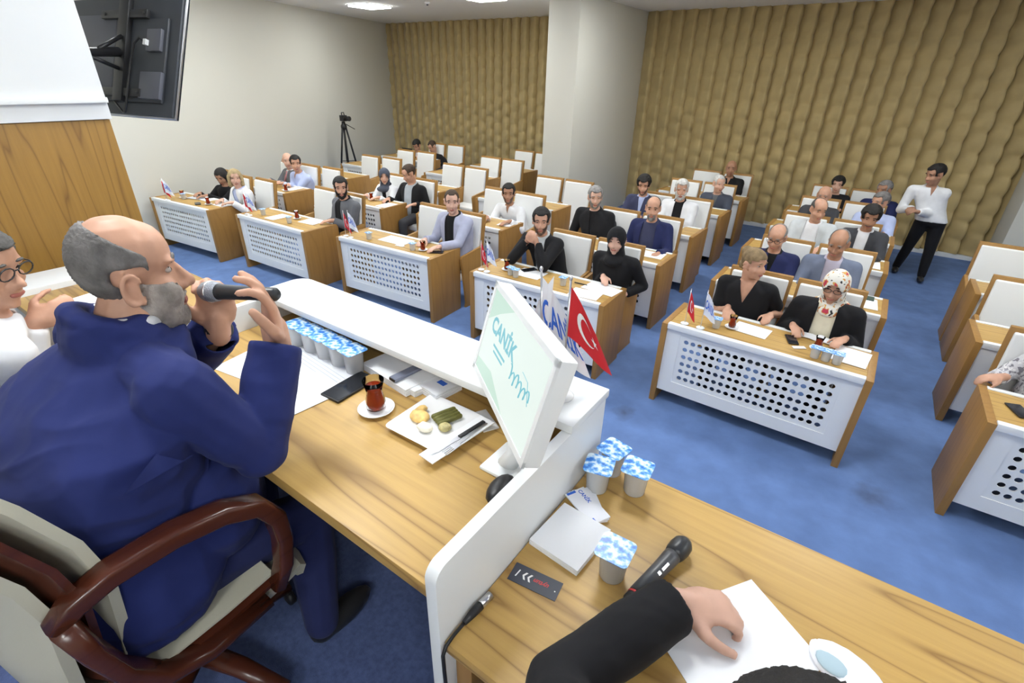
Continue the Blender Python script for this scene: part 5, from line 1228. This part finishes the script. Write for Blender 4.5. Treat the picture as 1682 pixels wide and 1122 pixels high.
for zz in (-0.32, 0.26):
    mb = MB(); mb.box(-0.44, 0.10, zz, zz + 0.06, -0.105, -0.076); mb.box(-0.42, -0.40, zz + 0.02, zz + 0.04, -0.112, -0.104); mb.box(0.04, 0.06, zz + 0.02, zz + 0.04, -0.112, -0.104); local('mount_rail', mb, X['black'], 0.004)
inv = lambda p: TVM @ V(p)
mb = MB(); e = inv((-0.185, 0.0, -0.12)); wq = V((-4.55 + 5.27, 1.30 - 1.95, 2.66 - 2.718)); wq = V((0.35, -0.60, -0.02))
mb.tube([e, e.lerp(wq, 0.5) + V((0.0, -0.02, 0.02)), wq], [0.035, 0.03, 0.035], 10); mb.tube([inv((-0.185, 0.12, -0.115)), e.lerp(wq, 0.45)], 0.015, 8); mb.tube([inv((-0.185, -0.12, -0.115)), e.lerp(wq, 0.45)], 0.015, 8); obj('mount_arm', mb, X['black'], t, True)
mb = MB(); mb.box(0.25, 0.45, -0.645, -0.60, -0.16, 0.14); obj('wall_plate', mb, X['black'], t, bevel=0.004)
mb = MB(); mb.tube([inv(p) for p in ((-0.46, 0.07, -0.11), (-0.42, 0.10, -0.13), (-0.37, 0.06, -0.13), (-0.33, -0.05, -0.12), (-0.315, -0.20, -0.115), (-0.31, -0.36, -0.115), (-0.29, -0.44, -0.105), (-0.24, -0.44, -0.09), (-0.12, -0.36, -0.09))], 0.008, 8); obj('cable', mb, X['black'], t, True)
mb = MB(); mb.box(-0.485, -0.455, 0.055, 0.095, -0.125, -0.10); local('plug', mb, X['white'])
# ------------------------------------------------------------------ video camera on tripod
t = thing('video_camera', 'black video camera on a tripod by the left wall, back corner', 'video camera', (-10.72, 8.22, 0))
hz = 1.62
for i, a in enumerate((0.5, 2.6, 4.7)):
    c_, s_ = math.cos(a), math.sin(a)
    mb = MB(); mb.tube([(0.05 * c_, 0.05 * s_, hz - 0.15), (0.2 * c_, 0.2 * s_, 0.7)], 0.022, 8); lg_ = obj('leg', mb, X['black'], t, True)
    mb = MB(); mb.tube([(0.19 * c_, 0.19 * s_, 0.75), (0.36 * c_, 0.36 * s_, 0.01)], 0.015, 8); mb.ell((0.36 * c_, 0.36 * s_, 0.012), (0.022, 0.022, 0.012)); obj('lower_leg', mb, X['black'], lg_, True)
    mb = MB(); mb.tube([(0.0, 0.0, 0.72), (0.2 * c_, 0.2 * s_, 0.74)], 0.009, 6); obj('brace', mb, X['black'], t, True)
mb = MB(); mb.tube([(0, 0, 0.66), (0, 0, hz - 0.1)], 0.02, 10); obj('centre_column', mb, X['black'], t, True)
mb = MB(); mb.lathe([(0.05, hz - 0.19), (0.07, hz - 0.16), (0.07, hz - 0.10), (0.045, hz - 0.06), (0.04, hz - 0.01)], 16); obj('tripod_head', mb, X['black'], t, True)
mb = MB(); mb.tube([(0.0, 0.05, hz - 0.06), (-0.05, 0.35, hz - 0.2)], 0.009, 8); obj('pan_handle', mb, X['black'], t, True)
mb = MB(); mb.box(-0.05, 0.09, -0.06, 0.06, hz, hz + 0.13); cb = obj('camera_body', mb, X['black'], t, bevel=0.012)
mb = MB(); mb.lathe([(0.045, 0), (0.045, 0.10), (0.055, 0.11), (0.055, 0.15), (0.04, 0.15)], 16, (0.09, 0, hz + 0.065), 0, Matrix.Rotation(PI / 2, 3, 'Y')); obj('lens', mb, X['black'], cb, True)
mb = MB(); mb.tube([(-0.03, 0, hz + 0.12), (-0.03, 0, hz + 0.18), (0.05, 0, hz + 0.19), (0.07, 0, hz + 0.13)], 0.011, 8); obj('top_handle', mb, X['black'], cb, True)
for o in (): pass
